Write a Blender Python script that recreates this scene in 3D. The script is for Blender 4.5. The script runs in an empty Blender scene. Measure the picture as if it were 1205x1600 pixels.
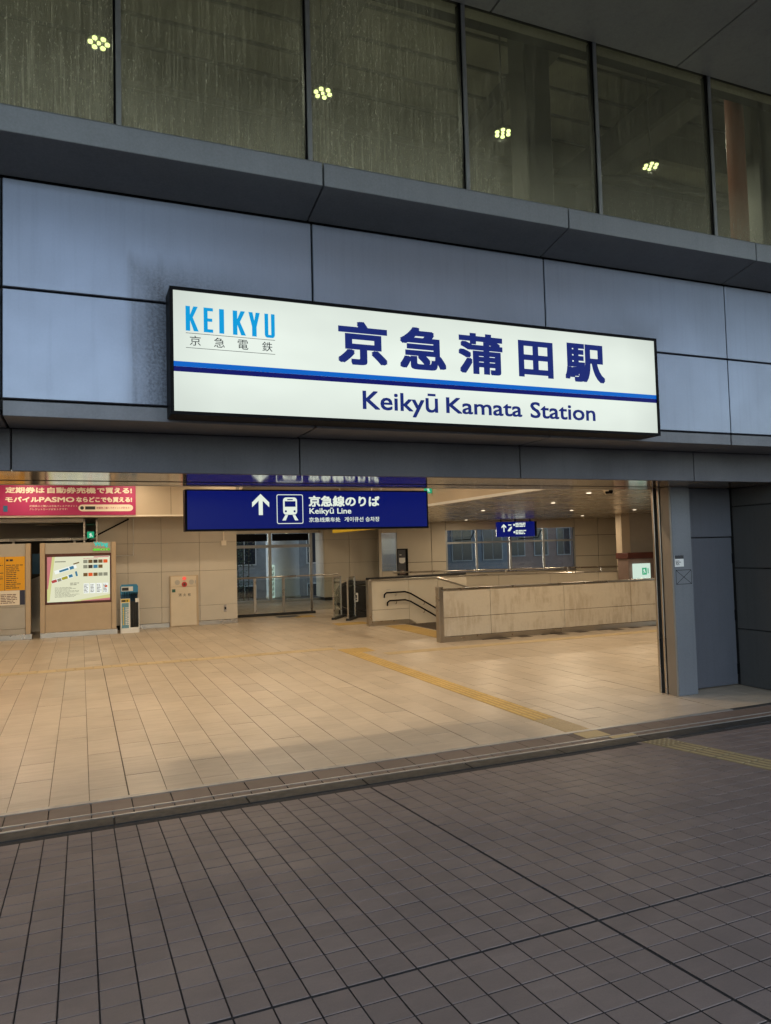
import bpy, bmesh, math, random
from mathutils import Matrix, Vector
random.seed(7)
S = bpy.context.scene
COL = S.collection
R = math.radians

# ------------------------------------------------------------------ camera
cam_d = bpy.data.cameras.new('camera')
cam = bpy.data.objects.new('camera', cam_d)
COL.objects.link(cam)
CAM_H = 1.965
r_ = Vector((0.92373, -0.38213, -0.02630)); u_ = Vector((0.004786, -0.057137, 0.998355)); f_ = Vector((0.383003, 0.922341, 0.050951))
cam.matrix_world = Matrix(((r_.x, u_.x, -f_.x, 0), (r_.y, u_.y, -f_.y, 0), (r_.z, u_.z, -f_.z, CAM_H), (0, 0, 0, 1)))
cam_d.sensor_fit = 'VERTICAL'; cam_d.sensor_height = 24; cam_d.sensor_width = 24
cam_d.lens = 24 * 1148.88 / 1600
cam_d.clip_start = .05; cam_d.clip_end = 2000
S.camera = cam

# ------------------------------------------------------------------ sky, sun, exposure
SUN_ELEV, SUN_ROT = R(7.0), R(0)          # the sun is low behind the station
w = bpy.data.worlds.new('World'); S.world = w; w.use_nodes = True
nt = w.node_tree
sky = nt.nodes.new('ShaderNodeTexSky'); sky.sky_type = 'NISHITA'; sky.sun_disc = False
sky.sun_elevation = SUN_ELEV; sky.sun_rotation = SUN_ROT; sky.ozone_density = 2.5
hsv = nt.nodes.new('ShaderNodeHueSaturation'); hsv.inputs['Saturation'].default_value = .5   # thin overcast
nt.links.new(sky.outputs[0], hsv.inputs['Color']); nt.links.new(hsv.outputs[0], nt.nodes['Background'].inputs[0])
nt.nodes['Background'].inputs[1].default_value = 0.15
sd = bpy.data.lights.new('sun', 'SUN'); sd.energy = .3; sd.angle = R(12); sd.color = (1, .85, .7)
sun = bpy.data.objects.new('sun', sd); COL.objects.link(sun)
sun.rotation_euler = (-(math.pi/2 - SUN_ELEV), 0, 0)
sun.location = (0, 60, 40)
S.view_settings.view_transform = 'Standard'; S.view_settings.look = 'None'
EXP = 2.55                                  # exposed for the dusk, as the phone did
ES = 2**-EXP
S.view_settings.exposure = EXP; S.view_settings.gamma = 1; S.view_settings.use_curve_mapping = False
S.cycles.max_bounces = 8; S.cycles.transparent_max_bounces = 12
S.cycles.sample_clamp_indirect = 4.0
S.cycles.use_denoising = True

# ------------------------------------------------------------------ materials
def srgb(r, g, b):
    f = lambda c: (c/255/12.92 if c/255 <= .04045 else ((c/255+.055)/1.055)**2.4)
    return (f(r), f(g), f(b))

class N:
    """small node helper"""
    def __init__(s, name):
        s.m = bpy.data.materials.new(name); s.m.use_nodes = True
        s.t = s.m.node_tree; s.b = s.t.nodes['Principled BSDF']; s.out = s.t.nodes['Material Output']
    def n(s, typ, **kw):
        x = s.t.nodes.new(typ)
        for k, v in kw.items(): setattr(x, k, v)
        return x
    def l(s, a, b): s.t.links.new(a, b)
    def pos(s, scale=(1, 1, 1)):
        g = s.n('ShaderNodeNewGeometry'); mp = s.n('ShaderNodeMapping')
        mp.inputs['Scale'].default_value = scale
        s.l(g.outputs['Position'], mp.inputs['Vector']); return mp.outputs[0]
    def noise(s, scale, vec=(1, 1, 1), detail=4, rough=.6):
        x = s.n('ShaderNodeTexNoise'); x.inputs['Scale'].default_value = scale
        x.inputs['Detail'].default_value = detail; x.inputs['Roughness'].default_value = rough
        s.l(s.pos(vec), x.inputs['Vector']); return x.outputs['Fac']
    def ramp(s, fac, lo, hi, a=0., b=1.):
        x = s.n('ShaderNodeMapRange'); x.inputs['From Min'].default_value = lo; x.inputs['From Max'].default_value = hi
        x.inputs['To Min'].default_value = a; x.inputs['To Max'].default_value = b
        s.l(fac, x.inputs['Value']); return x.outputs[0]
    def math(s, op, a, b):
        x = s.n('ShaderNodeMath', operation=op)
        for i, v in enumerate((a, b)):
            if isinstance(v, (int, float)): x.inputs[i].default_value = v
            else: s.l(v, x.inputs[i])
        return x.outputs[0]
    def mix(s, fac, a, b, blend='MIX'):
        x = s.n('ShaderNodeMix', data_type='RGBA', blend_type=blend)
        for i, v in ((0, fac), (6, a), (7, b)):
            if isinstance(v, (int, float)): x.inputs[i].default_value = v
            elif isinstance(v, tuple): x.inputs[i].default_value = (*v, 1)
            else: s.l(v, x.inputs[i])
        return x.outputs[2]
    def bump(s, h, strength=.2, dist=.01):
        x = s.n('ShaderNodeBump'); x.inputs['Strength'].default_value = strength; x.inputs['Distance'].default_value = dist
        s.l(h, x.inputs['Height']); s.l(x.outputs[0], s.b.inputs['Normal'])

def P(name, col, rough=.5, metal=0., var=.12, vscale=3., vec=(1, 1, 1), bump=0., bscale=60., spec=.5, emis=None, es=1.):
    k = N(name); b = k.b
    b.inputs['Roughness'].default_value = rough; b.inputs['Metallic'].default_value = metal
    b.inputs['Specular IOR Level'].default_value = spec
    if var:
        f = k.noise(vscale, vec)
        c = k.mix(k.ramp(f, .3, .7), tuple(x*(1-var) for x in col), tuple(min(1, x*(1+var)) for x in col))
        k.l(c, b.inputs['Base Color'])
        k.l(k.ramp(k.noise(vscale*2.3, vec), .3, .7, max(.02, rough*.85), min(1, rough*1.15)), b.inputs['Roughness'])
    else: b.inputs['Base Color'].default_value = (*col, 1)
    if bump: k.bump(k.noise(bscale), bump, .004)
    if emis:
        b.inputs['Emission Color'].default_value = (*emis, 1); b.inputs['Emission Strength'].default_value = es*ES
    return k.m

def E(name, col, es=1., rough=.4, spec=.08):
    """a lit face: black base, own light"""
    return P(name, (.003, .003, .003), rough, 0, 0, emis=col, es=es, spec=spec)

def cladding(name, col, metal=.45, rough=.4, soot=.35):
    k = N(name); b = k.b
    b.inputs['Metallic'].default_value = metal
    streak = k.noise(1.0, (14, 14, .5), 5, .65); cloud = k.noise(.9, (1, 1, 1), 5, .6); fine = k.noise(55, (1, 1, 1), 3)
    c = k.mix(k.ramp(cloud, .3, .75, 0, .7), col, tuple(x*(1-soot) for x in col))
    c = k.mix(k.ramp(streak, .5, .85, 0, .45), c, tuple(x*.6 for x in col))
    c = k.mix(k.ramp(fine, .35, .65, 0, .18), c, tuple(x*1.5 for x in col))
    k.l(c, b.inputs['Base Color'])
    k.l(k.ramp(cloud, .3, .7, rough*.85, rough*1.25), b.inputs['Roughness'])
    k.bump(fine, .06, .003)
    return k.m

def soiled_cladding():
    """panel beside the lit sign: sooty speckle round the sign's ends"""
    k = N('blue_grey_panel'); b = k.b; col = (.195, .222, .285)
    b.inputs['Metallic'].default_value = .7
    g = k.n('ShaderNodeNewGeometry'); sx = k.n('ShaderNodeSeparateXYZ'); k.l(g.outputs['Position'], sx.inputs[0])
    streak = k.noise(1.0, (14, 14, .5), 5, .65); cloud = k.noise(.9, (1, 1, 1), 5, .6); fine = k.noise(48, (1, 1, 1), 4, .7)
    # grime around the sign box, a stain with a shape of its own
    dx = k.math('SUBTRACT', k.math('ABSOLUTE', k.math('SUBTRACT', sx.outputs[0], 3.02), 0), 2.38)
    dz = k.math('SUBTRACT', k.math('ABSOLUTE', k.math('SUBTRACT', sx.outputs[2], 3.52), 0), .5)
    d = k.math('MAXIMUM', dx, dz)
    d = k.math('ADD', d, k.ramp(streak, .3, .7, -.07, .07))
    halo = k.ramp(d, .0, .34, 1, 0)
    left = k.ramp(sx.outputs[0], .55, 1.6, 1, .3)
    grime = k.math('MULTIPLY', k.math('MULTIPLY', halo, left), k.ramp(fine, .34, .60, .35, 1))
    c = k.mix(k.ramp(cloud, .3, .75, 0, .5), col, tuple(x*.7 for x in col))
    c = k.mix(k.ramp(streak, .5, .85, 0, .4), c, tuple(x*.62 for x in col))
    c = k.mix(k.ramp(fine, .35, .65, 0, .08), c, tuple(x*1.4 for x in col))
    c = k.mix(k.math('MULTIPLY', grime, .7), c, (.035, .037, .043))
    k.l(c, b.inputs['Base Color'])
    k.l(k.math('ADD', k.ramp(cloud, .3, .7, .30, .38), k.math('MULTIPLY', grime, .3)), b.inputs['Roughness'])
    k.bump(fine, .05, .003)
    return k.m

def tile_mat(name, col, rough, var, band, spec=.5, wear=False, rw=.5, gw=.8):
    k = N(name); b = k.b
    oi = k.n('ShaderNodeObjectInfo'); g = k.n('ShaderNodeNewGeometry')
    rnd = k.math('FRACT', k.math('ADD', oi.outputs['Random'], g.outputs['Random Per Island']), 0)
    grain = k.noise(1., band, 6, .65); spot = k.noise(140, (1, 1, 1), 2); dirt = k.noise(.7, (1, 1, 1), 5, .65)
    f = k.math('ADD', k.math('MULTIPLY', rnd, rw), k.math('MULTIPLY', grain, gw))
    c = k.mix(k.ramp(f, .3, 1.0), tuple(x*(1-var) for x in col), tuple(x*(1+var) for x in col))
    c = k.mix(k.ramp(spot, .4, .7, 0, .25), c, tuple(x*.6 for x in col))
    c = k.mix(k.ramp(dirt, .45, .75, 0, .35), c, tuple(x*.62 for x in col))
    if wear:
        vo = k.n('ShaderNodeTexVoronoi'); vo.inputs['Scale'].default_value = 2.2; k.l(k.pos(), vo.inputs['Vector'])
        gum = k.math('MULTIPLY', k.ramp(vo.outputs['Distance'], .035, .05, 1, 0), k.ramp(k.noise(1.7, (1, 1, 1), 2), .5, .6))
        c = k.mix(k.math('MULTIPLY', gum, .55), c, (.05, .045, .042))
        scuff = k.ramp(k.noise(1., (2.2, 9, 1), 5, .7), .52, .75, 0, .3)
        c = k.mix(scuff, c, tuple(x*1.45 for x in col))
    k.l(c, b.inputs['Base Color'])
    k.l(k.ramp(dirt, .3, .7, rough*.8, rough*1.2), b.inputs['Roughness'])
    b.inputs['Specular IOR Level'].default_value = spec
    k.bump(k.noise(90, (1, 1, 1), 3), .12, .003)
    return k.m

def glass_mat(name, tint, dirt=0., dirtcol=(.35, .35, .3), refl=1.):
    k = N(name); t = k.t; t.nodes.remove(k.b)
    tr = k.n('ShaderNodeBsdfTransparent'); tr.inputs[0].default_value = (*tint, 1)
    gl = k.n('ShaderNodeBsdfGlossy'); gl.inputs['Roughness'].default_value = .03
    lw = k.n('ShaderNodeLayerWeight'); fr5 = k.math('ADD', k.math('MULTIPLY', k.math('POWER', lw.outputs['Facing'], 5), .9), .05)
    m1 = k.n('ShaderNodeMixShader'); k.l(k.math('MULTIPLY', fr5, refl), m1.inputs[0]); k.l(tr.outputs[0], m1.inputs[1]); k.l(gl.outputs[0], m1.inputs[2])
    if dirt:
        df = k.n('ShaderNodeBsdfDiffuse'); df.inputs[0].default_value = (*dirtcol, 1)
        tl = k.n('ShaderNodeBsdfTranslucent'); tl.inputs[0].default_value = (*dirtcol, 1)
        md = k.n('ShaderNodeMixShader'); md.inputs[0].default_value = .6; k.l(df.outputs[0], md.inputs[1]); k.l(tl.outputs[0], md.inputs[2])
        runs = k.noise(1., (60, 60, 1.3), 6, .75); fine = k.noise(1., (95, 95, 7), 4, .7); patch = k.noise(.55, (1, 1, .6), 3, .5); drops = k.noise(1., (80, 80, 26), 3, .6)
        g = k.n('ShaderNodeNewGeometry'); sx = k.n('ShaderNodeSeparateXYZ'); k.l(g.outputs['Position'], sx.inputs[0])
        left = k.ramp(sx.outputs[0], 1.5, 6., 1, .3)           # the left panes are the dirtiest
        area = k.math('MULTIPLY', k.ramp(patch, .40, .60), left)
        low = k.ramp(sx.outputs[2], 5.35, 6.1, 1, 0)             # dust lies thickest along the sill
        st = k.math('ADD', k.math('MULTIPLY', k.ramp(runs, .50, .70), .40), k.math('MULTIPLY', k.ramp(drops, .60, .70), .5))
        mk = k.math('MULTIPLY', st, k.math('ADD', area, .18))
        mk = k.math('ADD', mk, k.math('MULTIPLY', k.ramp(fine, .35, .7, .3, 1), k.math('ADD', k.math('MULTIPLY', low, .30), k.math('MULTIPLY', area, .20))))
        mk = k.math('MINIMUM', k.math('MULTIPLY', k.math('ADD', mk, .03), dirt), .9)
        m2 = k.n('ShaderNodeMixShader'); k.l(mk, m2.inputs[0]); k.l(m1.outputs[0], m2.inputs[1]); k.l(md.outputs[0], m2.inputs[2])
        k.l(m2.outputs[0], k.out.inputs[0])
    else: k.l(m1.outputs[0], k.out.inputs[0])
    return k.m

def brushed(name, col, rough, vec):
    k = N(name); b = k.b; b.inputs['Metallic'].default_value = 1
    f = k.noise(1., vec, 4)
    k.l(k.mix(k.ramp(f, .3, .7), tuple(x*.85 for x in col), col), b.inputs['Base Color'])
    k.l(k.ramp(k.noise(1.3, (1, 1, 1), 3), .3, .7, rough*.8, rough*1.3), b.inputs['Roughness'])
    return k.m

def stained_panel():
    k = N('stained_beige_panel'); b = k.b; col = (.54, .47, .37)
    patch = k.noise(1.3, (1, 1, 1.2), 4, .6); runs = k.noise(1., (9, 9, 1.6), 5, .7); g2 = k.noise(30, (1, 1, 1), 3)
    m = k.math('MULTIPLY', k.ramp(patch, .44, .56), k.ramp(runs, .42, .58))
    c = k.mix(k.math('MULTIPLY', m, .42), col, (.29, .21, .13))
    c = k.mix(k.ramp(g2, .4, .7, 0, .12), c, (.3, .25, .18))
    k.l(c, b.inputs['Base Color']); b.inputs['Roughness'].default_value = .45
    return k.m

M = {}
M['panel'] = soiled_cladding()
M['ledge'] = cladding('ledge_metal', (.24, .255, .275), .4, .45)
M['trim'] = cladding('trim_metal', (.16, .165, .185), .3, .5)
M['lintel'] = cladding('lintel_metal', (.085, .085, .098), .3, .5)
M['soffit'] = cladding('soffit_metal', (.33, .33, .335), .2, .55, .2)
M['jamb'] = cladding('jamb_metal', (.15, .16, .18), .3, .45, .2)
M['door'] = cladding('steel_door_paint', (.095, .10, .12), .1, .5, .15)
M['sidewall'] = cladding('dark_side_panel', (.065, .065, .066), .2, .5, .2)
M['dark'] = P('dark_gap', (.012, .012, .013), .8, 0, 0)
M['black'] = P('black_frame', (.004, .004, .005), .45, 0, 0, spec=.06)
M['rubber'] = P('black_rubber', (.02, .02, .02), .5, 0, .1)
M['mullion'] = P('mullion_aluminium', (.33, .34, .35), .4, .6, .1, 4)
M['polished'] = P('polished_steel', (.34, .28, .22), .10, .55, .1, 2, (1, 3, 3), spec=.5)
M['steel'] = brushed('stainless_steel', (.50, .46, .41), .28, (2, 2, 2))
M['railsteel'] = P('worn_rail_steel', (.33, .315, .295), .4, .6, .2, 5)
M['darksteel'] = P('drain_steel', (.035, .034, .033), .6, .2, .25, 6, spec=.2)
M['ceil_metal'] = brushed('metal_ceiling', (.62, .575, .51), .25, (8, .6, 1))
M['ceil'] = P('pale_ceiling', (.62, .57, .48), .6, 0, .05)
M['face'] = P('tan_face', (.52, .43, .32), .5, 0, .06, 1)
M['wall'] = P('beige_wall_panel', (.52, .47, .395), .42, 0, .07, .8)
M['wall2'] = P('warm_wall_panel', (.56, .50, .40), .38, 0, .06, .8)
M['jamb_warm'] = P('jamb_side_warm_light', (.21, .17, .13), .45, .1, .08, 1)  # grey jamb metal, the warm concourse light painted in as tan
M['stain'] = stained_panel()
M['itile'] = tile_mat('concourse_tile', (.425, .35, .265), .40, .20, (2.6, 17, 1), .45, rw=.32, gw=1.05)
M['otile'] = tile_mat('paving_tile', (.222, .170, .150), .55, .15, (5, 9, 1), .4, True, rw=.4)
M['ttile'] = tile_mat('threshold_shaded_tile', (.125, .094, .08), .6, .15, (5, 9, 1), .3, True, rw=.4)  # paving tile colour darkened, threshold shade painted into it
M['grout_i'] = P('concourse_grout', (.10, .078, .058), .9, 0, .15, 20)
M['grout_o'] = P('paving_grout', (.028, .024, .023), .9, 0, .2, 20)
M['tactile'] = tile_mat('tactile_yellow', (.50, .335, .10), .5, .08, (9, 9, 1), .4)
M['tactile_worn'] = tile_mat('tactile_worn', (.46, .345, .195), .5, .1, (9, 9, 1), .4)
M['tactile_out'] = tile_mat('tactile_outdoor', (.42, .325, .17), .6, .1, (9, 9, 1), .4)
M['tactile_base'] = tile_mat('tactile_groove_shade', (.36, .235, .075), .6, .1, (9, 9, 1), .4)  # bases darker than their bars: groove shade painted in to strengthen the relief
M['tactile_worn_base'] = tile_mat('tactile_worn_groove_shade', (.40, .30, .165), .6, .1, (9, 9, 1), .4)
M['tactile_out_base'] = tile_mat('tactile_outdoor_groove_shade', (.27, .205, .105), .7, .1, (9, 9, 1), .4)
M['navy_ink'] = E('navy_ink', srgb(22, 38, 112))
M['navy_band'] = E('navy_band', srgb(8, 12, 98))
M['blue_band'] = E('blue_band', srgb(0, 98, 196))
M['sky_ink'] = E('sky_blue_ink', srgb(0, 155, 218))
M['black_ink'] = E('black_ink', srgb(52, 58, 60))
M['sign_blue'] = E('guide_sign_blue', srgb(6, 20, 104), .85, .25, .12)
M['sign_lit'] = E('guide_sign_white', srgb(228, 238, 222))
M['glass_up'] = glass_mat('dirty_window_glass', (.82, .84, .80), 1., (.50, .50, .43), 1.0)
M['glass'] = glass_mat('clear_glass', (.86, .9, .9))
M['concrete'] = P('bare_concrete', (.27, .26, .22), .85, 0, .25, 1.2, bump=.3)
M['concrete_d'] = P('dark_beam_paint', (.11, .108, .10), .7, 0, .2, 1.)
M['lamp'] = E('warm_lamp', (1., .84, .60), 4)
M['lamp_g'] = E('greenish_lamp', (.86, 1., .36), 3.6)
M['pink'] = P('banner_pink', (.40, .020, .115), .5, 0, .03)
M['white'] = P('white_paint', (.74, .74, .72), .5, 0, .05)
M['cream'] = P('cream_print', (.82, .74, .62), .5, 0, .03)
M['grey_k'] = P('kiosk_grey', (.42, .385, .33), .4, .1, .05)
M['kiosk_tan'] = P('kiosk_tan', (.47, .36, .24), .4, 0, .05)
M['orange'] = P('orange_print', (.78, .38, .012), .5, 0, .03)
M['ink'] = P('print_black', (.03, .03, .035), .6, 0, 0)
M['shop_dark'] = P('shop_dark', (.06, .055, .05), .7, 0, .2)
M['blue_p'] = P('blue_print', (.03, .13, .26), .5, 0, .05)
M['blue_l'] = P('pale_blue_print', (.13, .30, .40), .5, 0, .05)
M['yellow'] = P('yellow_print', (.75, .55, .03), .5, 0, .03)
M['red'] = P('red_plastic', (.45, .02, .02), .35, 0, 0)
M['red_lamp'] = E('red_lamp', (1., .12, .08), 1.0)
M['green_lit'] = E('green_exit_lit', (.02, .36, .17), 1.)
M['white_lit'] = E('white_sign_lit', srgb(205, 226, 210))
M['map_lit'] = E('map_lit', srgb(232, 232, 200), .92)
M['teal_lit'] = E('teal_lit', (.02, .62, .50))
M['lime_lit'] = E('lime_lit', (.14, .60, .05))
M['maroon'] = P('maroon_box', (.09, .025, .018), .5, 0, .1)
M['leaf'] = P('leaf_green', (.07, .12, .06), .5, 0, .4, 8)
M['stem'] = P('stem_brown', (.07, .05, .035), .8)
M['bldg_w'] = P('pale_render', (.42, .44, .47), .8, 0, .08)
M['bldg_b'] = P('brown_brick_wall', (.20, .14, .12), .8, 0, .12)
M['bldg_g'] = P('grey_render', (.30, .31, .32), .8, 0, .1)
M['bldg_bl'] = P('blue_cladding', (.10, .12, .15), .6, 0, .1)
M['win_dark'] = P('dark_window', (.03, .035, .045), .12, 0, 0)
M['street'] = P('street_asphalt', (.05, .05, .052), .9, 0, .2, .6)

def sign_face():
    k = N('sign_face_white'); b = k.b; b.inputs['Base Color'].default_value = (.01, .01, .01, 1); b.inputs['Roughness'].default_value = .4; b.inputs['Specular IOR Level'].default_value = .15
    g = k.n('ShaderNodeNewGeometry'); sx = k.n('ShaderNodeSeparateXYZ'); k.l(g.outputs['Position'], sx.inputs[0])
    # tubes behind the acrylic: a little dimmer towards the box edges
    dx = k.ramp(k.math('ABSOLUTE', k.math('SUBTRACT', sx.outputs[0], 3.02), 0), 2.0, 2.38, 1, .86)
    dz = k.ramp(k.math('ABSOLUTE', k.math('SUBTRACT', sx.outputs[2], 3.52), 0), .2, .5, 1, .88)
    n = k.ramp(k.noise(1.2, (1, 1, 2), 2), .3, .7, .95, 1.03)
    k.l(k.math('MULTIPLY', k.math('MULTIPLY', k.math('MULTIPLY', dx, dz), n), ES), b.inputs['Emission Strength'])
    b.inputs['Emission Color'].default_value = (*srgb(231, 241, 231), 1)
    return k.m
M['sign_white'] = sign_face()

# ------------------------------------------------------------------ building blocks
def tag(o, label=None, cat=None, group=None, kind=None):
    if label: o['label'] = label
    if cat: o['category'] = cat
    if group: o['group'] = group
    if kind: o['kind'] = kind
    return o

def thing(name, label, cat, loc=(0, 0, 0), group=None, kind=None):
    o = bpy.data.objects.new(name, None); COL.objects.link(o); o.location = loc
    o.empty_display_size = .2
    return tag(o, label, cat, group, kind)

def origin(o):
    v = Vector((0, 0, 0))
    while o is not None: v += o.location; o = o.parent
    return v

class MB:
    """collects geometry in world coordinates, builds ONE mesh object"""
    def __init__(s, xf=None): s.v = []; s.f = []; s.mi = []; s.m = 0; s.xf = xf
    def add(s, vs, fs):
        n = len(s.v); s.v += [Vector(v) for v in vs]
        s.f += [tuple(i+n for i in f) for f in fs]; s.mi += [s.m]*len(fs); return s
    def box(s, x0, x1, y0, y1, z0, z1):
        return s.add([(x0, y0, z0), (x1, y0, z0), (x1, y1, z0), (x0, y1, z0), (x0, y0, z1), (x1, y0, z1), (x1, y1, z1), (x0, y1, z1)],
                     [(3, 2, 1, 0), (4, 5, 6, 7), (0, 1, 5, 4), (1, 2, 6, 5), (2, 3, 7, 6), (3, 0, 4, 7)])
    def quad(s, a, b, c, d): return s.add([a, b, c, d], [(0, 1, 2, 3)])
    def prism(s, pts, y0, y1):
        """polygon in XZ (counter-clockwise seen from -Y) pulled along Y"""
        n = len(pts)
        return s.add([(x, y0, z) for x, z in pts] + [(x, y1, z) for x, z in pts],
                     [tuple(range(n)), tuple(range(2*n-1, n-1, -1))] + [(i, i+n, (i+1) % n+n, (i+1) % n) for i in range(n)])
    def prism_x(s, pts, x0, x1):
        """polygon in YZ pulled along X"""
        n = len(pts)
        return s.add([(x0, y, z) for y, z in pts] + [(x1, y, z) for y, z in pts],
                     [tuple(range(n-1, -1, -1)), tuple(range(n, 2*n))] + [(i, (i+1) % n, (i+1) % n+n, i+n) for i in range(n)])
    def flat(s, pts, y):
        """flat print facing -Y"""
        return s.add([(x, y, z) for x, z in pts], [tuple(range(len(pts)))])
    def rect(s, x0, x1, z0, z1, y): return s.flat([(x0, z0), (x1, z0), (x1, z1), (x0, z1)], y)
    def tube(s, pts, r, n=10):
        pts = [Vector(p) for p in pts]; rings = []; base = len(s.v)
        up = Vector((0, 0, 1))
        for i, p in enumerate(pts):
            d = (pts[min(i+1, len(pts)-1)] - pts[max(i-1, 0)]).normalized()
            a = d.cross(up)
            if a.length < .05: a = d.cross(Vector((1, 0, 0)))
            a.normalize(); b = a.cross(d)
            rings.append([p + (a*math.cos(t)+b*math.sin(t))*r for t in (2*math.pi*j/n for j in range(n))])
        vs = [q for g in rings for q in g]; fs = []
        for i in range(len(pts)-1):
            for j in range(n): fs.append((i*n+j, i*n+(j+1) % n, (i+1)*n+(j+1) % n, (i+1)*n+j))
        fs.append(tuple(range(n-1, -1, -1))); fs.append(tuple((len(pts)-1)*n+j for j in range(n)))
        return s.add(vs, fs)
    def disc(s, c, r, n=20, axis='y', h=.0):
        c = Vector(c); vs = []
        for t in (2*math.pi*j/n for j in range(n)):
            a, b = r*math.cos(t), r*math.sin(t)
            vs.append(c + (Vector((a, 0, b)) if axis == 'y' else Vector((a, b, 0)) if axis == 'z' else Vector((0, a, b))))
        if not h: return s.add(vs, [tuple(range(n)) if axis == 'y' else tuple(range(n-1, -1, -1))])
        d = {'y': Vector((0, h, 0)), 'z': Vector((0, 0, h)), 'x': Vector((h, 0, 0))}[axis]
        vs += [v+d for v in vs]
        return s.add(vs, [tuple(range(n)), tuple(range(2*n-1, n-1, -1))] + [(i, i+n, (i+1) % n+n, (i+1) % n) for i in range(n)])
    def build(s, name, mat, parent=None, bevel=0, label=None, kind=None, smooth=False):
        me = bpy.data.meshes.new(name)
        o0 = origin(parent) if parent else Vector((0, 0, 0))
        vs = [(s.xf @ v if s.xf else v) - o0 for v in s.v]
        me.from_pydata([tuple(v) for v in vs], [], s.f)
        mats = mat if isinstance(mat, (list, tuple)) else [mat]
        for m in mats: me.materials.append(m)
        if len(mats) > 1: me.polygons.foreach_set('material_index', s.mi)
        bm = bmesh.new(); bm.from_mesh(me)
        bmesh.ops.recalc_face_normals(bm, faces=bm.faces) if any(len(f) > 0 for f in s.f) and bevel >= 0 else None
        if bevel > 0:
            bmesh.ops.bevel(bm, geom=[e for e in bm.edges if len(e.link_faces) == 2 and e.calc_face_angle(0) > .5], offset=bevel, segments=1, affect='EDGES', profile=.5)
        bm.to_mesh(me); bm.free()
        if smooth:
            me.polygons.foreach_set('use_smooth', [len(p.vertices) == 4 for p in me.polygons])
        me.update()
        o = bpy.data.objects.new(name, me); COL.objects.link(o)
        if parent: o.parent = parent
        if label: o['label'] = label
        if kind: o['kind'] = kind
        return o

def box(name, mat, parent, x0, x1, y0, y1, z0, z1, bevel=0, label=None, kind=None, xf=None):
    return MB(xf).box(x0, x1, y0, y1, z0, z1).build(name, mat, parent, bevel, label, kind)

def dup(o, parent=None, offset=None, label=None):
    c = o.copy(); COL.objects.link(c)
    if parent: c.parent = parent
    if offset: c.location = o.location + Vector(offset)
    if label: c['label'] = label
    for ch in list(o.children): dup(ch, c)
    return c

def text(s, x0, x1, z0, z1, y, mat, parent, weight=0., spacing=1., name='lettering', xf=None, res=3, bold=0.):
    cu = bpy.data.curves.new('lettering', 'FONT'); cu.body = s; cu.offset = weight; cu.space_character = spacing
    cu.resolution_u = res; cu.fill_mode = 'FRONT'
    t = bpy.data.objects.new('tmp_lettering', cu); COL.objects.link(t)
    bpy.context.view_layer.update()
    me = bpy.data.meshes.new_from_object(t.evaluated_get(bpy.context.evaluated_depsgraph_get()))
    bpy.data.objects.remove(t); bpy.data.curves.remove(cu)
    if not len(me.vertices): return None
    xs = [v.co.x for v in me.vertices]; ys = [v.co.y for v in me.vertices]
    a, b, c, d = min(xs), max(xs), min(ys), max(ys)
    o0 = origin(parent)
    if bold:                                   # heavier strokes: the same face set again, a hair apart
        x0 += bold; x1 -= bold; z0 += bold; z1 -= bold
        n0 = [v.co.copy() for v in me.vertices]; fs = [tuple(p.vertices) for p in me.polygons]; nv = len(n0); V = []; F = []
        sx, sz = (b-a)/(x1-x0), (d-c)/max(1e-6, z1-z0)
        offs = [(0, 0)] + [(bold*i, bold*j*.8) for i in (-1, 0, 1) for j in (-1, 0, 1) if i or j]
        for k, (ox, oz) in enumerate(offs):
            V += [(q.x+ox*sx, q.y+oz*sz, k*.00008) for q in n0]; F += [tuple(i+k*nv for i in f) for f in fs]
        me = bpy.data.meshes.new('lettering'); me.from_pydata(V, [], F)
    for v in me.vertices:
        p = Vector((x0+(v.co.x-a)/(b-a)*(x1-x0), y-v.co.z, z0+(v.co.y-c)/max(1e-6, d-c)*(z1-z0)))
        v.co = (xf @ p if xf else p) - o0
    me.materials.clear(); me.materials.append(mat)
    o = bpy.data.objects.new(name, me); COL.objects.link(o); o.parent = parent
    return o

def scribble(mb, x0, x1, z0, z1, y, rows, rnd, gap=.4):
    """rows of small printed dashes: lettering too small to read"""
    h = (z1-z0)/rows
    for i in range(rows):
        x = x0; end = x0 + (x1-x0)*rnd.uniform(.55, 1)
        while x < end:
            wd = min(rnd.uniform(.6, 3.2)*h, end-x)
            mb.rect(x, x+wd, z0+i*h, z0+i*h+h*(1-gap), y); x += wd + h*.35

def area_lamp(parent, loc, size, power, col, spread=150):
    d = bpy.data.lights.new('lamp_light', 'AREA'); d.shape = 'DISK'; d.size = size; d.energy = power*ES; d.color = col; d.spread = R(spread)
    o = bpy.data.objects.new('lamp_light', d); COL.objects.link(o); o.parent = parent
    o.location = Vector(loc) - origin(parent); return o

# =================================================================== GROUND AND FLOORS
T = .076                     # the outdoor paving falls towards the entrance
Y0 = 5.87
def slope_z(y): return T*(Y0-y)
box('street', M['street'], None, -300, 300, -300, 300, -5.2, -5.0, kind='structure')

def in_view(x, y, z):
    d = Vector((x, y, z-CAM_H)); zz = d.dot(f_)
    if zz < .3: return None
    a = d.dot(r_)/zz; b = d.dot(u_)/zz
    if abs(a) > .54 or abs(b) > .71: return None
    return zz

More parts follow.
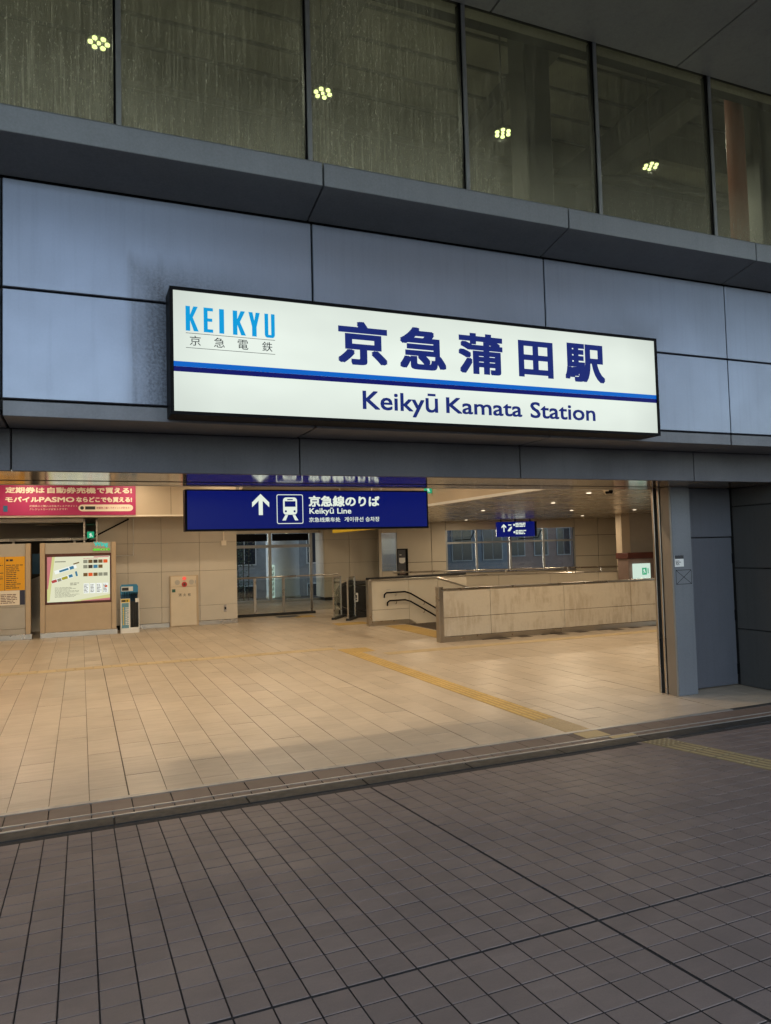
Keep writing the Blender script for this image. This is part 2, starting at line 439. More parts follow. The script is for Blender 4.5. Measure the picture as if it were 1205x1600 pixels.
def tile_mesh(name, wx, wy, mat, side, th=.012, ch=.0025):
    a, b = wx/2, wy/2; vs = []
    for z, k in ((-th, 0), (-ch, 0), (0, ch)):
        vs += [(-a+k, -b+k, z), (a-k, -b+k, z), (a-k, b-k, z), (-a+k, b-k, z)]
    fs = [(8, 9, 10, 11)] + [(r*4+i, r*4+(i+1) % 4, r*4+4+(i+1) % 4, r*4+4+i) for r in (0, 1) for i in range(4)]
    me = bpy.data.meshes.new(name); me.from_pydata(vs, [], fs); me.materials.append(mat); me.materials.append(side)
    me.polygons.foreach_set('material_index', [0] + [1]*4 + [0]*4); return me, vs, fs

def lay(parent, spots, me, vs, fs, mat, name='tile', most=300, tilt=0.):
    """the tiles that show largest as parts, the rest joined as stuff"""
    o0 = origin(parent); rs = random.Random(3)
    key = []
    for i, (x, y, z) in enumerate(spots):
        d = in_view(x, y, z); key.append((1e9 if d is None else d, i))
    key.sort(); near = [i for d, i in key if d < 1e8][:most]; nearset = set(near)
    rot = Matrix.Rotation(-math.atan(tilt), 4, 'X')
    for i in near:
        o = bpy.data.objects.new(name, me); COL.objects.link(o); o.parent = parent
        x, y, z = spots[i]; o.location = Vector((x, y, z+rs.uniform(-.0008, .0008))) - o0
        o.rotation_euler = (-math.atan(tilt)+rs.uniform(-.0025, .0025), rs.uniform(-.0025, .0025), rs.uniform(-.0015, .0015))
    V = []; F = []
    base = [rot @ Vector(v) for v in vs]
    for i, (x, y, z) in enumerate(spots):
        if i in nearset: continue
        n = len(V); dz = rs.uniform(-.0008, .0008); tx, ty = rs.uniform(-.003, .003), rs.uniform(-.003, .003)
        V += [(x+v.x-o0.x, y+v.y-o0.y, z+v.z+dz+tx*v.x+ty*v.y-o0.z) for v in base]
        F += [tuple(n+k for k in f) for f in fs]
    m2 = bpy.data.meshes.new('far_tiles'); m2.from_pydata(V, [], F); m2.materials.append(mat); m2.materials.append(me.materials[1])
    m2.polygons.foreach_set('material_index', ([0] + [1]*4 + [0]*4)*(len(F)//9))
    o = bpy.data.objects.new('far_tiles', m2); COL.objects.link(o); o.parent = parent; o['kind'] = 'stuff'

# --- outdoor paving
pav = tag(bpy.data.objects.new('pavement', None), kind='structure'); COL.objects.link(pav)
pav['label'] = 'brown square tile paving sloping down to the station entrance'
s0, s1 = -14., Y0
MB().add([(-14, s0, slope_z(s0)-.004), (22, s0, slope_z(s0)-.004), (22, s1, -.004), (-14, s1, -.004), (-14, s0, -5), (22, s0, -5), (22, s1, -5), (-14, s1, -5)],
         [(0, 1, 2, 3), (4, 5, 1, 0), (5, 6, 2, 1), (6, 7, 3, 2), (7, 4, 0, 3)]).build('grout_bed', M['grout_o'], pav)
PT = .1525
tm, tv, tf = tile_mesh('paving_tile', PT-.006, PT-.0065, M['otile'], M['grout_o'])
spots = []
XJ, YJ = 2.20, 2.865
for i in range(-50, 78):
    for j in range(-32, 20):
        x = XJ+(i+.5)*PT + (.006 if i >= 0 else -.006); y = YJ+(j+.5)*PT + (.006 if j >= 0 else -.006)
        if y+PT/2 > Y0+.001 or y < -1.9: continue
        if 5.05-.02 < x < 5.45 + .0: continue
        spots.append((x, y, slope_z(y)+.002))
lay(pav, spots, tm, tv, tf, M['otile'], tilt=T)

def tactile_block(name, wx, wy, bars=True):
    mb = MB(); a, b = wx/2, wy/2
    mb.box(-a, a, -b, b, -.012, .001); mb.m = 1
    if bars:
        for k in range(4):
            x = -a+wx*(k+.5)/4; hw, hl = .0165, b-.012
            mb.add([(x-hw, -hl, .001), (x+hw, -hl, .001), (x+hw, hl, .001), (x-hw, hl, .001), (x-hw+.006, -hl+.006, .006), (x+hw-.006, -hl+.006, .006), (x+hw-.006, hl-.006, .006), (x-hw+.006, hl-.006, .006)],
                   [(4, 5, 6, 7), (0, 1, 5, 4), (1, 2, 6, 5), (2, 3, 7, 6), (3, 0, 4, 7)])
    else:
        n = 5
        for i in range(n):
            for j in range(n):
                x = -a+wx*(i+.5)/n; y = -b+wy*(j+.5)/n; vs = []
                for rr, z in ((.014, .001), (.008, .006)):
                    vs += [(x+rr*math.cos(t*math.pi/3), y+rr*math.sin(t*math.pi/3), z) for t in range(6)]
                mb.add(vs, [tuple(range(6, 12))] + [(t, (t+1) % 6, 6+(t+1) % 6, 6+t) for t in range(6)])
    return mb
def lay_tactile(parent, cells, bars, mat, tilt=0., rz=0.):
    o0 = origin(parent); first = None
    for (x, y, z) in cells:
        if first is None:
            first = tactile_block('tactile_tile', .298, .298, bars).build('tactile_tile', [M[mat+'_base'], M[mat]], None); o = first
        else: o = first.copy(); COL.objects.link(o)
        o.parent = parent; o.location = Vector((x, y, z)) - o0; o.rotation_euler = (-math.atan(tilt), 0, rz)
lay_tactile(pav, [(5.25-.0, Y0-.16-.3*k, slope_z(Y0-.16-.3*k)+.003) for k in range(1, 20)], True, 'tactile_out', T)
lay_tactile(pav, [(5.25, Y0-.16, slope_z(Y0-.16)+.003)], False, 'tactile_out', T)
MB().quad((5.045, 0, slope_z(0)), (5.455, 0, slope_z(0)), (5.455, Y0, 0), (5.045, Y0, 0)).build('tactile_bed', M['otile'], pav)

# --- threshold strips (drain, slot, rail)
thr = thing('threshold_drain', 'dark steel drain covers and rail strip across the entrance threshold', 'drain', (3, 6.2, 0))
box('channel_bed', M['grout_o'], thr, -14, 22, Y0+.001, 6.56, -.3, -.012)
me_d = None
for k in range(-9, 14):
    x = .22+k*1.0
    if me_d is None: me_d = MB().box(x+.006, x+.994, Y0+.008, 6.05, -.02, .002).build('drain_cover', M['darksteel'], thr, .003); dx0 = x
    else:
        o = me_d.copy(); COL.objects.link(o); o.location = me_d.location + Vector((x-dx0, 0, 0))
box('slot_edge', M['railsteel'], thr, -14, 22, 6.062, 6.085, -.02, .003, .002)
box('slot_edge', M['railsteel'], thr, -14, 22, 6.175, 6.195, -.02, .004, .002)
tm2, tv2, tf2 = tile_mesh('threshold_tile', PT-.007, .08, M['ttile'], M['grout_o'])
tm3, tv3, tf3 = tile_mesh('threshold_tile', PT*2-.007, .245, M['ttile'], M['grout_o'])
for k in range(-20, 70):
    o = bpy.data.objects.new('tile', tm2); COL.objects.link(o); o.parent = thr; o.location = Vector((XJ+(k+.5)*PT, 6.13, 0)) - thr.location
for k in range(-12, 36):
    x = XJ+(k+.5)*PT*2
    o = bpy.data.objects.new('tile', tm3); COL.objects.link(o); o.parent = thr; o.location = Vector((x, 6.325, .001)) - thr.location
box('tactile_tile', M['tactile_out'], thr, 4.72, 5.02, 6.215, 6.44, .002, .006, .001)
box('tactile_tile', M['tactile_out'], thr, 4.95, 5.25, 6.095, 6.165, .001, .006, .001)
box('shutter_rail', M['railsteel'], thr, -14, 6.98, 6.452, 6.515, -.02, .006, .002)
box('shutter_rail', M['darksteel'], thr, 6.982, 22, 6.452, 6.515, -.02, .006, .002)

# --- concourse floor
flo = tag(bpy.data.objects.new('concourse_floor', None), kind='structure'); COL.objects.link(flo)
flo['label'] = 'beige stone-look tile floor inside the lit concourse'
SX0, SX1, SY0, SY1 = 7.95, 13., 13.95, 17.7      # stair well
b = MB()
for q in ((-14, SX0, 6.56, 32), (SX1, 22, 6.56, 29), (SX0, SX1, 6.56, SY0), (SX0, SX1, SY1, 32)):
    b.box(q[0], q[1], q[2], q[3], -.3, -.004)
b.build('grout_bed', M['grout_i'], flo)
IT = .2995; IX = .36
tmi, tvi, tfi = tile_mesh('concourse_tile', IT-.0045, .6-.0035, M['itile'], M['grout_i'], .012, .0015)
spots = []; tact = []; rr = random.Random(5)
def guide(x, y): return 4.70 < x < 5.0 and y < 14.3
def blocked(x, y):
    if SX0-.1 < x < SX1+.1 and SY0-.15 < y < SY1+.15: return True
    return False
for i in range(-24, 70):
    thick = .006*((i+0)//11)
    x = IX+(i+.5)*IT + thick
    off = (0, .2, .4, .1, .3)[i % 5]
    j = 0
    while True:
        y = 6.52+.3+.6*j - off; j += 1
        if y > 30: break
        if y-.3 < 6.52: 
            continue
        if blocked(x, y) or x > 21: continue
        if 4.60 < x < 5.1 and y < 14.5: continue
        spots.append((x, y, 0.))
    if off: pass
# first course along the threshold is cut short
lay(flo, spots, tmi, tvi, tfi, M['itile'])
cut = MB()
for i in range(-24, 70):
    x = IX+(i+.5)*IT + .006*(i//11); off = (0, .2, .4, .1, .3)[i % 5]
    if off == 0 or 4.60 < x < 5.1 or x > 21: continue
    ln = .6-off
    cut.box(x-IT/2+.0022, x+IT/2-.0022, 6.521, 6.52+ln-.002, -.01, 0)
cut.build('cut_tile', M['itile'], flo, kind='stuff')
# column of plain tile beside the guide path, then the path itself
GX = IX+14*IT+.006+.5*IT
side = MB()
for i in (14, 15):
    x = IX+(i+.5)*IT+.006
    if 4.60 < x < 5.1:
        xa, xb = x-IT/2+.0022, x+IT/2-.0022
        for j in range(27):
            ya = 6.521+.3*j; yb = ya+.297
            for (p, q) in ((xa, min(xb, 4.698)), (max(xa, 5.002), xb)):
                if q-p > .02: side.box(p, q, ya, yb, -.01, -.0015)
side.box(4.699, 5.001, 6.521, 14.6, -.01, -.003)
side.build('cut_tile', M['itile'], flo, kind='stuff')
lay_tactile(flo, [(4.85, 6.675, .001), (4.85, 6.975, .001)], False, 'tactile_worn')
lay_tactile(flo, [(4.85, 7.275+.3*k, .001) for k in range(21)], True, 'tactile')
lay_tactile(flo, [(4.85+.3*i, 13.575+.3*j+.0, .001) for i in (0, 1) for j in (0, 1)] , False, 'tactile')
lay_tactile(flo, [(4.85-.3*k, 14.2, .004) for k in range(1, 26)], True, 'tactile_worn', rz=math.pi/2)
lay_tactile(flo, [(5.45+.3*k, 12.95, .004) for k in range(0, 25)], True, 'tactile_worn', rz=math.pi/2)
lay_tactile(flo, [(7.35+.3*i, 14.15+.3*k, .004) for k in range(12) for i in (0, 1)], False, 'tactile')
lay_tactile(flo, [(6.4+.3*i, 18.6+.3*k, .004) for k in range(2) for i in range(3)], False, 'tactile')
lay_tactile(flo, [(6.1+.3*i, 21.6+.3*k, .004) for k in range(2) for i in range(2)], False, 'tactile')
mat_o = thing('floor_mat', 'dark grey floor mat lying in front of the glass railing', 'mat', (5.9, 21.9, 0))
box('mat_sheet', M['rubber'], mat_o, 5.5, 6.15, 21.75, 22.25, .001, .012, .003)
box('mat_border', M['steel'], mat_o, 5.48, 6.17, 21.73, 22.27, .001, .006)

# =================================================================== FACADE
MOD = 2.4
fac = thing('station_facade', 'blue-grey metal panel facade above the wide station entrance', 'building', (3, 6.6, 0))
JX = [-.535+MOD*k for k in range(-4, 9)]
G = .007
for k in range(len(JX)-1):
    a, b_ = JX[k]+G, JX[k+1]-G
    box('cladding_panel', M['panel'], fac, a, b_, 6.0, 6.045, 3.979+G, 4.81, .006)
    box('cladding_panel', M['panel'], fac, a, b_, 6.0, 6.045, 3.15, 3.979-G, .006)
    # trim: face, then a soffit back to the lintel
    MB().prism_x([(6.006, 3.02), (6.57, 3.02), (6.57, 3.06), (6.04, 3.06), (6.04, 3.135), (6.006, 3.135)], a+.003, b_-.003).build('trim_panel', M['trim'], fac, .004)
    # ledge: upright face, sloping underside, flat top
    x0, x1 = JX[k]-.035+G, JX[k+1]-.035-G
    MB().prism_x([(5.53, 4.918), (6.0, 4.825), (6.0, 4.86), (6.1, 4.86), (6.1, 5.12), (5.545, 5.12), (5.53, 5.105)], x0, x1).build('ledge_panel', M['ledge'], fac, .004)
    box('lintel_panel', M['lintel'], fac, JX[k]+.02+.005, JX[k+1]+.02-.005, 6.58, 6.62, 2.675, 3.018, .004)
box('panel_backing', M['dark'], fac, -9.9, 18, 6.046, 6.30, 3.07, 4.93)
box('lintel_backing', M['dark'], fac, -9.9, 18, 6.621, 7.80, 2.69, 3.3)
for k in range(len(JX)-1):
    for (ya, yb) in ((6.623, 7.33), (7.43, 7.80)):
        box('soffit_sheet', M['polished'], fac, JX[k]-.2+.002, JX[k+1]-.2-.002, ya, yb, 2.677, 2.689)
box('lintel_back', M['ceil'], fac, -9.9, 18, 7.801, 7.84, 2.675, 4.0)
# right jamb, guide rails, steel door, flank wall
box('jamb', M['jamb'], fac, 7.03, 7.345, 7.33, 7.50, 0, 2.676, .006)
box('jamb_side', M['jamb_warm'], fac, 7.0, 7.029, 7.335, 7.49, 0, 2.676, .003)
box('guide_rail', M['steel'], fac, 6.985, 7.05, 7.50, 7.535, 0, 2.676, .003)
box('guide_slot', M['dark'], fac, 7.02, 7.06, 7.535, 7.60, 0, 2.676)
box('guide_rail', M['steel'], fac, 6.985, 7.05, 7.60, 7.64, 0, 2.676, .003)
box('jamb_back', M['jamb_warm'], fac, 7.16, 7.395, 7.641, 7.72, 0, 2.676, .003)
dr = box('steel_door', M['door'], fac, 7.347, 8.262, 7.53, 7.58, .015, 2.005, .004)
for z in (1.72, .95, .22):
    MB().tube([(8.262, 7.522, z-.07), (8.262, 7.522, z+.07)], .012, 8).build('hinge', M['black'], dr)
box('over_panel', M['door'], fac, 7.347, 8.265, 7.525, 7.58, 2.018, 2.674, .004)
box('door_backing', M['dark'], fac, 7.40, 8.4, 7.60, 7.9, 0, 2.674)
for (a, b_) in ((.01, .758), (.772, 1.58), (1.594, 2.42), (2.434, 2.674)):
    box('flank_panel', M['sidewall'], fac, 8.27, 8.30, 6.63, 7.50, a, b_, .004)
    for k in range(4):
        box('flank_panel', M['sidewall'], fac, 8.275+2.4*k, 8.275+2.4*k+2.386, 6.585, 6.62, a, b_, .004)
box('flank_core', M['dark'], fac, 8.302, 18, 6.63, 7.9, 0, 2.674)
for k in range(3):
    box('flank_panel', M['sidewall'], fac, -9.9+2.0*k, -9.9+2.0*k+1.985, 6.585, 6.62, 0, 2.674, .004)
box('flank_core', M['dark'], fac, -9.9, -3.9, 6.63, 7.9, 0, 2.674)
# notice and crossed square on the jamb
nb = box('notice_plate', M['white'], fac, 7.045, 7.19, 7.322, 7.3285, 1.645, 1.79)
mb = MB(); mb.rect(7.045, 7.19, 1.745, 1.79, 7.3212); rs = random.Random(4); scribble(mb, 7.055, 7.15, 1.665, 1.73, 7.3212, 4, rs); mb.build('notice_print', M['ink'], nb)
mb = MB()
def bar2(mb, p, q, wd, y):
    p = Vector(p); q = Vector(q); d = (q-p).normalized(); nn = Vector((-d.y, d.x))*wd/2
    mb.flat([tuple(p-nn), tuple(q-nn), tuple(q+nn), tuple(p+nn)], y)
xa, xb, za, zb = 7.06, 7.315, 1.42, 1.60
for p, q in (((xa, za), (xb, za)), ((xb, za), (xb, zb)), ((xb, zb), (xa, zb)), ((xa, zb), (xa, za)), ((xa, za), (xb, zb)), ((xa, zb), (xb, za))):
    bar2(mb, p, q, .006, 7.3288)
mb.build('crossed_square_mark', M['black'], fac)

# upper glazing
wing = thing('upper_window', 'row of tall grimy window panes above the metal ledge', 'window', (3, 6.14, 5.12))
MX = [.29-1.6*k for k in range(6, 0, -1)] + [.29, 1.894, 3.489, 5.08, 6.70, 8.30, 9.90, 11.5, 13.1, 14.7, 16.3]
for k in range(len(MX)-1):
    box('window_pane', M['glass_up'], wing, MX[k]+.028, MX[k+1]-.028, 6.14, 6.15, 5.0, 7.32)
for x in MX:
    m_ = box('mullion', M['mullion'], wing, x-.012, x+.03, 6.10, 6.20, 5.0, 7.32, .003)
    box('gasket', M['black'], m_, x-.03, x-.0125, 6.115, 6.19, 5.0, 7.32)
box('sill', M['ledge'], wing, -9.3, 16.3, 6.101, 6.30, 4.94, 4.998)

# canopy over the forecourt
can = thing('canopy', 'dark grey metal canopy soffit over the entrance forecourt', 'canopy', (3, 2, 7.3))
CX = [1.40+2.41*k for k in range(-5, 7)]
for k in range(len(CX)-1):
    box('soffit_panel', M['soffit'], can, CX[k]+.008, CX[k+1]-.008, 2.2, 6.095, 7.30, 7.33, .005)
    box('soffit_panel', M['soffit'], can, CX[k]+.008, CX[k+1]-.008, -1.2, 2.184, 7.30, 7.33, .005)
box('canopy_slab', M['dark'], can, CX[0]-.1, CX[-1]+.1, -1.25, 6.4, 7.331, 7.7)

# room behind the upper glazing
up = thing('upper_hall', 'dim concrete hall seen through the grimy upper windows', 'hall', (3, 10, 5))
box('floor_slab', M['concrete'], up, -9.9, 20, 6.31, 14, 4.7, 4.9)
box('back_wall', M['concrete'], up, -9.9, 20, 13.0, 13.2, 4.9, 10.4)
for k in range(9):
    xx = -9.9+3.3*k
    box('wall_slab', M['concrete'], up, xx+.01, xx+3.28, 12.94, 12.995, 4.95, 6.6, .01)
    box('wall_slab', M['concrete'], up, xx+.01, xx+3.28, 12.94, 12.995, 6.63, 8.3, .01)
    box('wall_slab', M['concrete'], up, xx+.01, xx+3.28, 12.94, 12.995, 8.33, 10.1, .01)
box('ceiling_slab', M['concrete'], up, -9.9, 20, 6.2, 13, 10.2, 10.4)
for y in (7.2, 7.9, 8.6, 9.9, 10.6, 11.3, 12.0):
    box('ceiling_joint', M['concrete_d'], up, -9.9, 20, y, y+.035, 10.15, 10.2)
for x in (-6.5, 0.2, 3.55, 6.9, 10.3, 13.8):
    box('cross_beam', M['concrete_d'], up, x, x+.3, 6.6, 12.9, 9.85, 10.2, .02)
box('long_beam', M['concrete_d'], up, -9.9, 20, 11.6, 11.95, 8.3, 9.2, .02)
for x in (-5.2, 5.56, 9.9):
    box('column', M['concrete_d'], up, x, x+.42, 8.1, 8.5, 4.9, 10.2, .02)
MB().tube([(2.6, 9.6, 5.2), (3.6, 9.6, 7.4)], .06, 8).build('brace', M['concrete_d'], up)
box('duct', M['concrete'], up, 9.6, 16, 10.1, 10.9, 8.9, 9.5, .05)
box('duct', M['concrete_d'], up, 9.0, 9.5, 8.6, 12.5, 9.0, 9.6, .05)
MB().tube([(6.5, 10.6, 8.2), (9.6, 10.6, 8.8), (16, 10.6, 8.8)], .07, 8).build('pipe', M['concrete_d'], up)
box('end_wall', M['concrete'], up, -10.1, -9.9, 6.2, 13.2, 4.7, 10.4)
box('end_wall', M['concrete'], up, 20, 20.2, 6.2, 13.2, 4.7, 10.4)
box('head_wall', M['concrete'], up, -9.9, 20, 6.16, 6.28, 7.33, 10.4)
orange_pipe = MB().tube([(7.65, 6.6, 4.9), (7.65, 6.6, 10.2)], .11, 12).build('riser_pipe', P('rust_red_paint', (.32, .09, .04), .5, 0, .1), up, smooth=True)
UL = 2.8; first = None
for k in range(-1, 5):
    x = .228+UL*k; y, z = 9.1, 8.10
    lb = thing('upper_lamp', None, 'lamp', (x, y, z), 'lamps hanging in the upper hall')
    place = {0: 'leftmost in view, behind the grimy left pane', 1: 'second from the left, behind the streaked pane', 2: 'in the middle, beside the dark column', 3: 'right of the column, under the duct', 4: 'at the right edge by the red riser pipe'}.get(k, 'out past the windows in view')
    lb['label'] = 'ring of small greenish lights hanging ' + place
    if first is None:
        o1 = MB().disc((x, y, z+.012), .13, 16, 'z', .05).build('housing', M['concrete_d'], lb)
        o2 = MB().tube([(x, y, z+.06), (x, y, z+2.1)], .012, 6).build('rod', M['concrete_d'], lb)
        bulbs = []
        for t in range(7):
            rr_ = 0 if t == 6 else .095
            bulbs.append(MB().disc((x+rr_*math.cos(t*math.pi/3), y+rr_*math.sin(t*math.pi/3), z-.012), .029 if t < 6 else .022, 12, 'z', .022).build('bulb', M['lamp_g'], lb))
        first = lb
    else:
        for ch in list(first.children):
            c = ch.copy(); COL.objects.link(c); c.parent = lb
for o in [o for o in bpy.data.objects if o.name.startswith('upper_lamp')]:
    area_lamp(o, o.location + Vector((0, 0, -.05)),     .3, 60, (1., 1., .78), 175)

# =================================================================== MAIN SIGN
sg = thing('station_name_sign', 'large white backlit station name sign with blue stripes', 'sign', (3.01, 5.9, 3.0))
SX_0, SX_1, SZ_0, SZ_1, SYF = .637, 5.412, 3.038, 4.032, 5.75
box('sign_box', M['black'], sg, SX_0, SX_1, SYF+.012, 5.996, SZ_0, SZ_1, .006)
fr = MB()
fw = .026
fr.box(SX_0, SX_1, SYF-.012, SYF+.011, SZ_0, SZ_0+fw); fr.box(SX_0, SX_1, SYF-.012, SYF+.011, SZ_1-fw, SZ_1)
fr.box(SX_0, SX_0+fw, SYF-.012, SYF+.011, SZ_0+fw+.0005, SZ_1-fw-.0005); fr.box(SX_1-fw, SX_1, SYF-.012, SYF+.011, SZ_0+fw+.0005, SZ_1-fw-.0005)
fr.build('sign_frame', M['black'], sg)
face = box('sign_face', M['sign_white'], sg, SX_0+fw, SX_1-fw, SYF, SYF+.011, SZ_0+fw, SZ_1-fw)
yf = SYF-.0015
st = MB().rect(SX_0+fw, SX_1-fw, 3.412, 3.452, yf); st.build('light_stripe', M['blue_band'], face)
st = MB().rect(SX_0+fw, SX_1-fw, 3.372, 3.4118, yf); st.build('dark_stripe', M['navy_band'], face)
for ch, xa, xb, za, zb in (('京', 1.995, 2.445, 3.525, 3.905), ('急', 2.560, 3.010, 3.525, 3.905), ('蒲', 3.135, 3.595, 3.525, 3.905), ('田', 3.765, 4.150, 3.535, 3.885), ('駅', 4.285, 4.755, 3.525, 3.905)):
    text(ch, xa, xb, za, zb, yf, M['navy_ink'], face, res=4, bold=.0145)
text('Keikyū', 2.205, 2.915, 3.103, 3.322, yf, M['navy_ink'], face, bold=.004)
text('Kamata', 2.995, 3.785, 3.155, 3.300, yf, M['navy_ink'], face, bold=.004)
text('Station', 3.875, 4.618, 3.152, 3.306, yf, M['navy_ink'], face, bold=.004)
cond = {'K': [[(0, 0), (.36, 0), (.36, 1), (0, 1)], [(.36, .42), (.66, 0), (1.05, 0), (.58, .55), (1, 1), (.64, 1), (.36, .66)]],
        'E': [[(0, 0), (.42, 0), (.42, 1), (0, 1)], [(.42, 0), (1, 0), (1, .13), (.42, .13)], [(.42, .87), (1, .87), (1, 1), (.42, 1)], [(.42, .44), (.92, .44), (.92, .57), (.42, .57)]],
        'I': [[(0, 0), (1, 0), (1, 1), (0, 1)]],
        'Y': [[(.3, 0), (.7, 0), (.7, .4), (.3, .4)], [(.3, .4), (.7, .4), (1, 1), (.64, 1), (.5, .66), (.36, 1), (0, 1)]],
        'U': [[(0, .12), (.36, .12), (.36, 1), (0, 1)], [(.64, .12), (1, .12), (1, 1), (.64, 1)], [(0, .12), (.06, .04), (.2, 0), (.8, 0), (.94, .04), (1, .12)]]}
for ch, xa, xb in (('K', .757, .850), ('E', .894, .966), ('I', 1.014, 1.052), ('K', 1.121, 1.219), ('Y', 1.246, 1.338), ('U', 1.376, 1.459)):
    mb = MB()
    for poly in cond[ch]: mb.flat([(xa+px*(xb-xa), 3.695+pz*.195) for px, pz in poly], yf)
    mb.build('lettering', M['sky_ink'], face)
for ch, xa in (('京', .786), ('急', .971), ('電', 1.157), ('鉄', 1.353)):
    text(ch, xa, xa+.084, 3.582, 3.660, yf, M['black_ink'], face, .002)
MB().rect(.757, 1.459, 3.6755, 3.6795, yf).build('thin_rule', M['black_ink'], face)
MB().rect(.757, 1.459, 3.5605, 3.5645, yf).build('thin_rule', M['black_ink'], face)

# =================================================================== CONCOURSE SHELL
CZ, CR, CXS = 4.0, 3.0, 7.88        # high ceiling, low right ceiling, the step between them
ceil = thing('concourse_ceiling', 'pale ceiling with glossy metal strips lowered on the right side', 'ceiling', (5, 15, 4))
box('high_ceiling', M['ceil'], ceil, -9.9, CXS, 7.84, 29.2, CZ, CZ+.2)
for k in range(9):
    x = CXS+.02+1.5*k
    box('metal_strip', M['ceil_metal'], ceil, x+.011, x+1.489, 7.85, 30, CR, CR+.03, .003)
box('strip_backing', M['dark'], ceil, CXS+.01, 22, 7.85, 30, CR+.031, CR+.2)
box('step_face', M['face'], ceil, CXS-.012, CXS, 7.85, 30, CR+.05, CZ)
box('step_edge', M['white'], ceil, CXS-.02, CXS+.02, 7.85, 30, CR-.012, CR+.049, .004)
roof = thing('station_roof', 'flat station roof above the upper windows', 'roof', (5, 15, 9.4))
box('roof_slab', M['dark'], roof, -10.2, 22.2, 6.2, 29.2, 10.41, 10.7)
box('rear_cover', M['dark'], roof, -10.2, 22.2, 13.3, 29.2, 4.3, 10.4)

def wallthing(name, label, loc): return thing(name, label, 'wall', loc)
WY = 21.0
lw = wallthing('left_concourse_wall', 'beige panelled concourse wall behind the map board and hydrant box', (2, WY, 0))
box('wall_core', M['dark'], lw, .42, 4.08, WY+.03, WY+.35, 0, 4.0)
cols = [.42, 1.17, 2.035, 3.06, 4.1]; rows = [.12, .545, 1.51, 2.30, 3.02]
for i in range(4):
    for j in range(4):
        box('wall_panel', M['wall'], lw, cols[i]+.003, cols[i+1]-.003, WY, WY+.028, rows[j]+.003, rows[j+1]-.003, .003)
for (a, b_) in ((1.42, 2.235), (3.02, 4.1)):
    box('baseboard', M['steel'], lw, a, b_, WY-.012, WY+.02, 0, .115, .003)
box('side_return', M['wall'], lw, 4.082, 4.1, WY+.03, 28.9, 0, 4.0)
cd = MB(); cd.tube([(1.31, WY-.03, 2.97), (1.31, WY-.03, 1.985), (.85, WY-.03, 1.985)], .018, 8); cd.build('conduit', M['white'], lw)
cd = MB(); cd.tube([(3.73, WY-.03, 3.0), (3.73, WY-.03, 2.34)], .018, 8); cd.box(3.66, 3.80, WY-.07, WY-.001, 2.2, 2.34); cd.build('conduit', M['cream'], lw)
ob = box('outlet_cover', M['steel'], lw, 3.715, 3.79, WY-.015, WY-.001, .34, .53, .004)
MB().rect(3.73, 3.775, .40, .47, WY-.0165).build('outlet_socket', M['black'], ob)

bm_ = thing('header_beam', 'tan beam over the shop front carrying the pink banner', 'beam', (-2, 20.1, 3.03))
for k in range(6):
    x = -9.8+2.4*k
    box('beam_panel', M['face'], bm_, x+.004, min(x+2.396, 4.1), 20.03, 20.05, 3.03, 4.0, .003)
box('beam_edge', M['cream'], bm_, -9.8, 4.1, 20.0, 20.055, 2.985, 3.029, .004)
box('beam_bottom', M['face'], bm_, -9.8, 4.1, 20.056, WY-.001, 3.0, 3.03)

# shop front at left
shop = thing('shop_interior', 'dark shop interior behind the kiosks with a white shutter box', 'shop', (-2, 22, 0))
box('shutter_box', M['white'], shop, -6, .06, 20.75, WY+.2, 2.885, 2.985, .006)
box('post', M['steel'], shop, .06, .11, WY-.05, WY+.05, 0, 2.98, .003)
box('post', M['steel'], shop, .37, .418, WY-.05, WY+.05, 0, 2.98, .003)
box('back_wall', M['shop_dark'], shop, -6, 4.08, 23.6, 23.7, 0, 4)
box('side_wall', M['shop_dark'], shop, -6.1, -6, WY, 23.7, 0, 4)
box('back_header', M['wall'], shop, -6, .9, 23.3, 23.59, 2.55, 3.1)
for x in (-5, -3.4, -1.8, -.2):
    box('back_frame', M['steel'], shop, x, x+.06, 23.4, 23.5, 0, 2.55)
box('back_frame', M['steel'], shop, -6, 1, 23.38, 23.52, 2.47, 2.55)
box('blue_poster', M['blue_p'], shop, -1.22, -.82, 22.2, 22.22, 1.55, 2.1)
MB().add([(-1.4, 22.19, 1.35), (-.6, 22.19, 1.66), (-.6, 22.19, .0), (-1.4, 22.19, .0)], [(0, 3, 2, 1)]).build('stair_panel', M['grey_k'], shop)
MB().tube([(.12, WY-.02, 2.40), (1.2, WY-.02, 2.97)], .022, 6).build('diagonal_trim', M['black'], shop)
MB().tube([(-1.1, WY+.4, 2.86), (.36, WY+.4, 2.86)], .03, 8).build('pipe', M['steel'], shop)
ex = thing('exit_sign', 'small teal running-man sign behind the map board', 'exit sign', (.23, 20.9, 2.45))
box('case', M['green_lit'], ex, .155, .325, 20.86, 20.93, 2.47, 2.64, .004)
mb = MB(); mb.flat([(.21, 2.49), (.235, 2.49), (.25, 2.54), (.275, 2.5), (.295, 2.51), (.265, 2.56), (.26, 2.60), (.225, 2.60), (.2, 2.555), (.225, 2.55)], 20.858); mb.build('running_figure', M['white_lit'], ex)

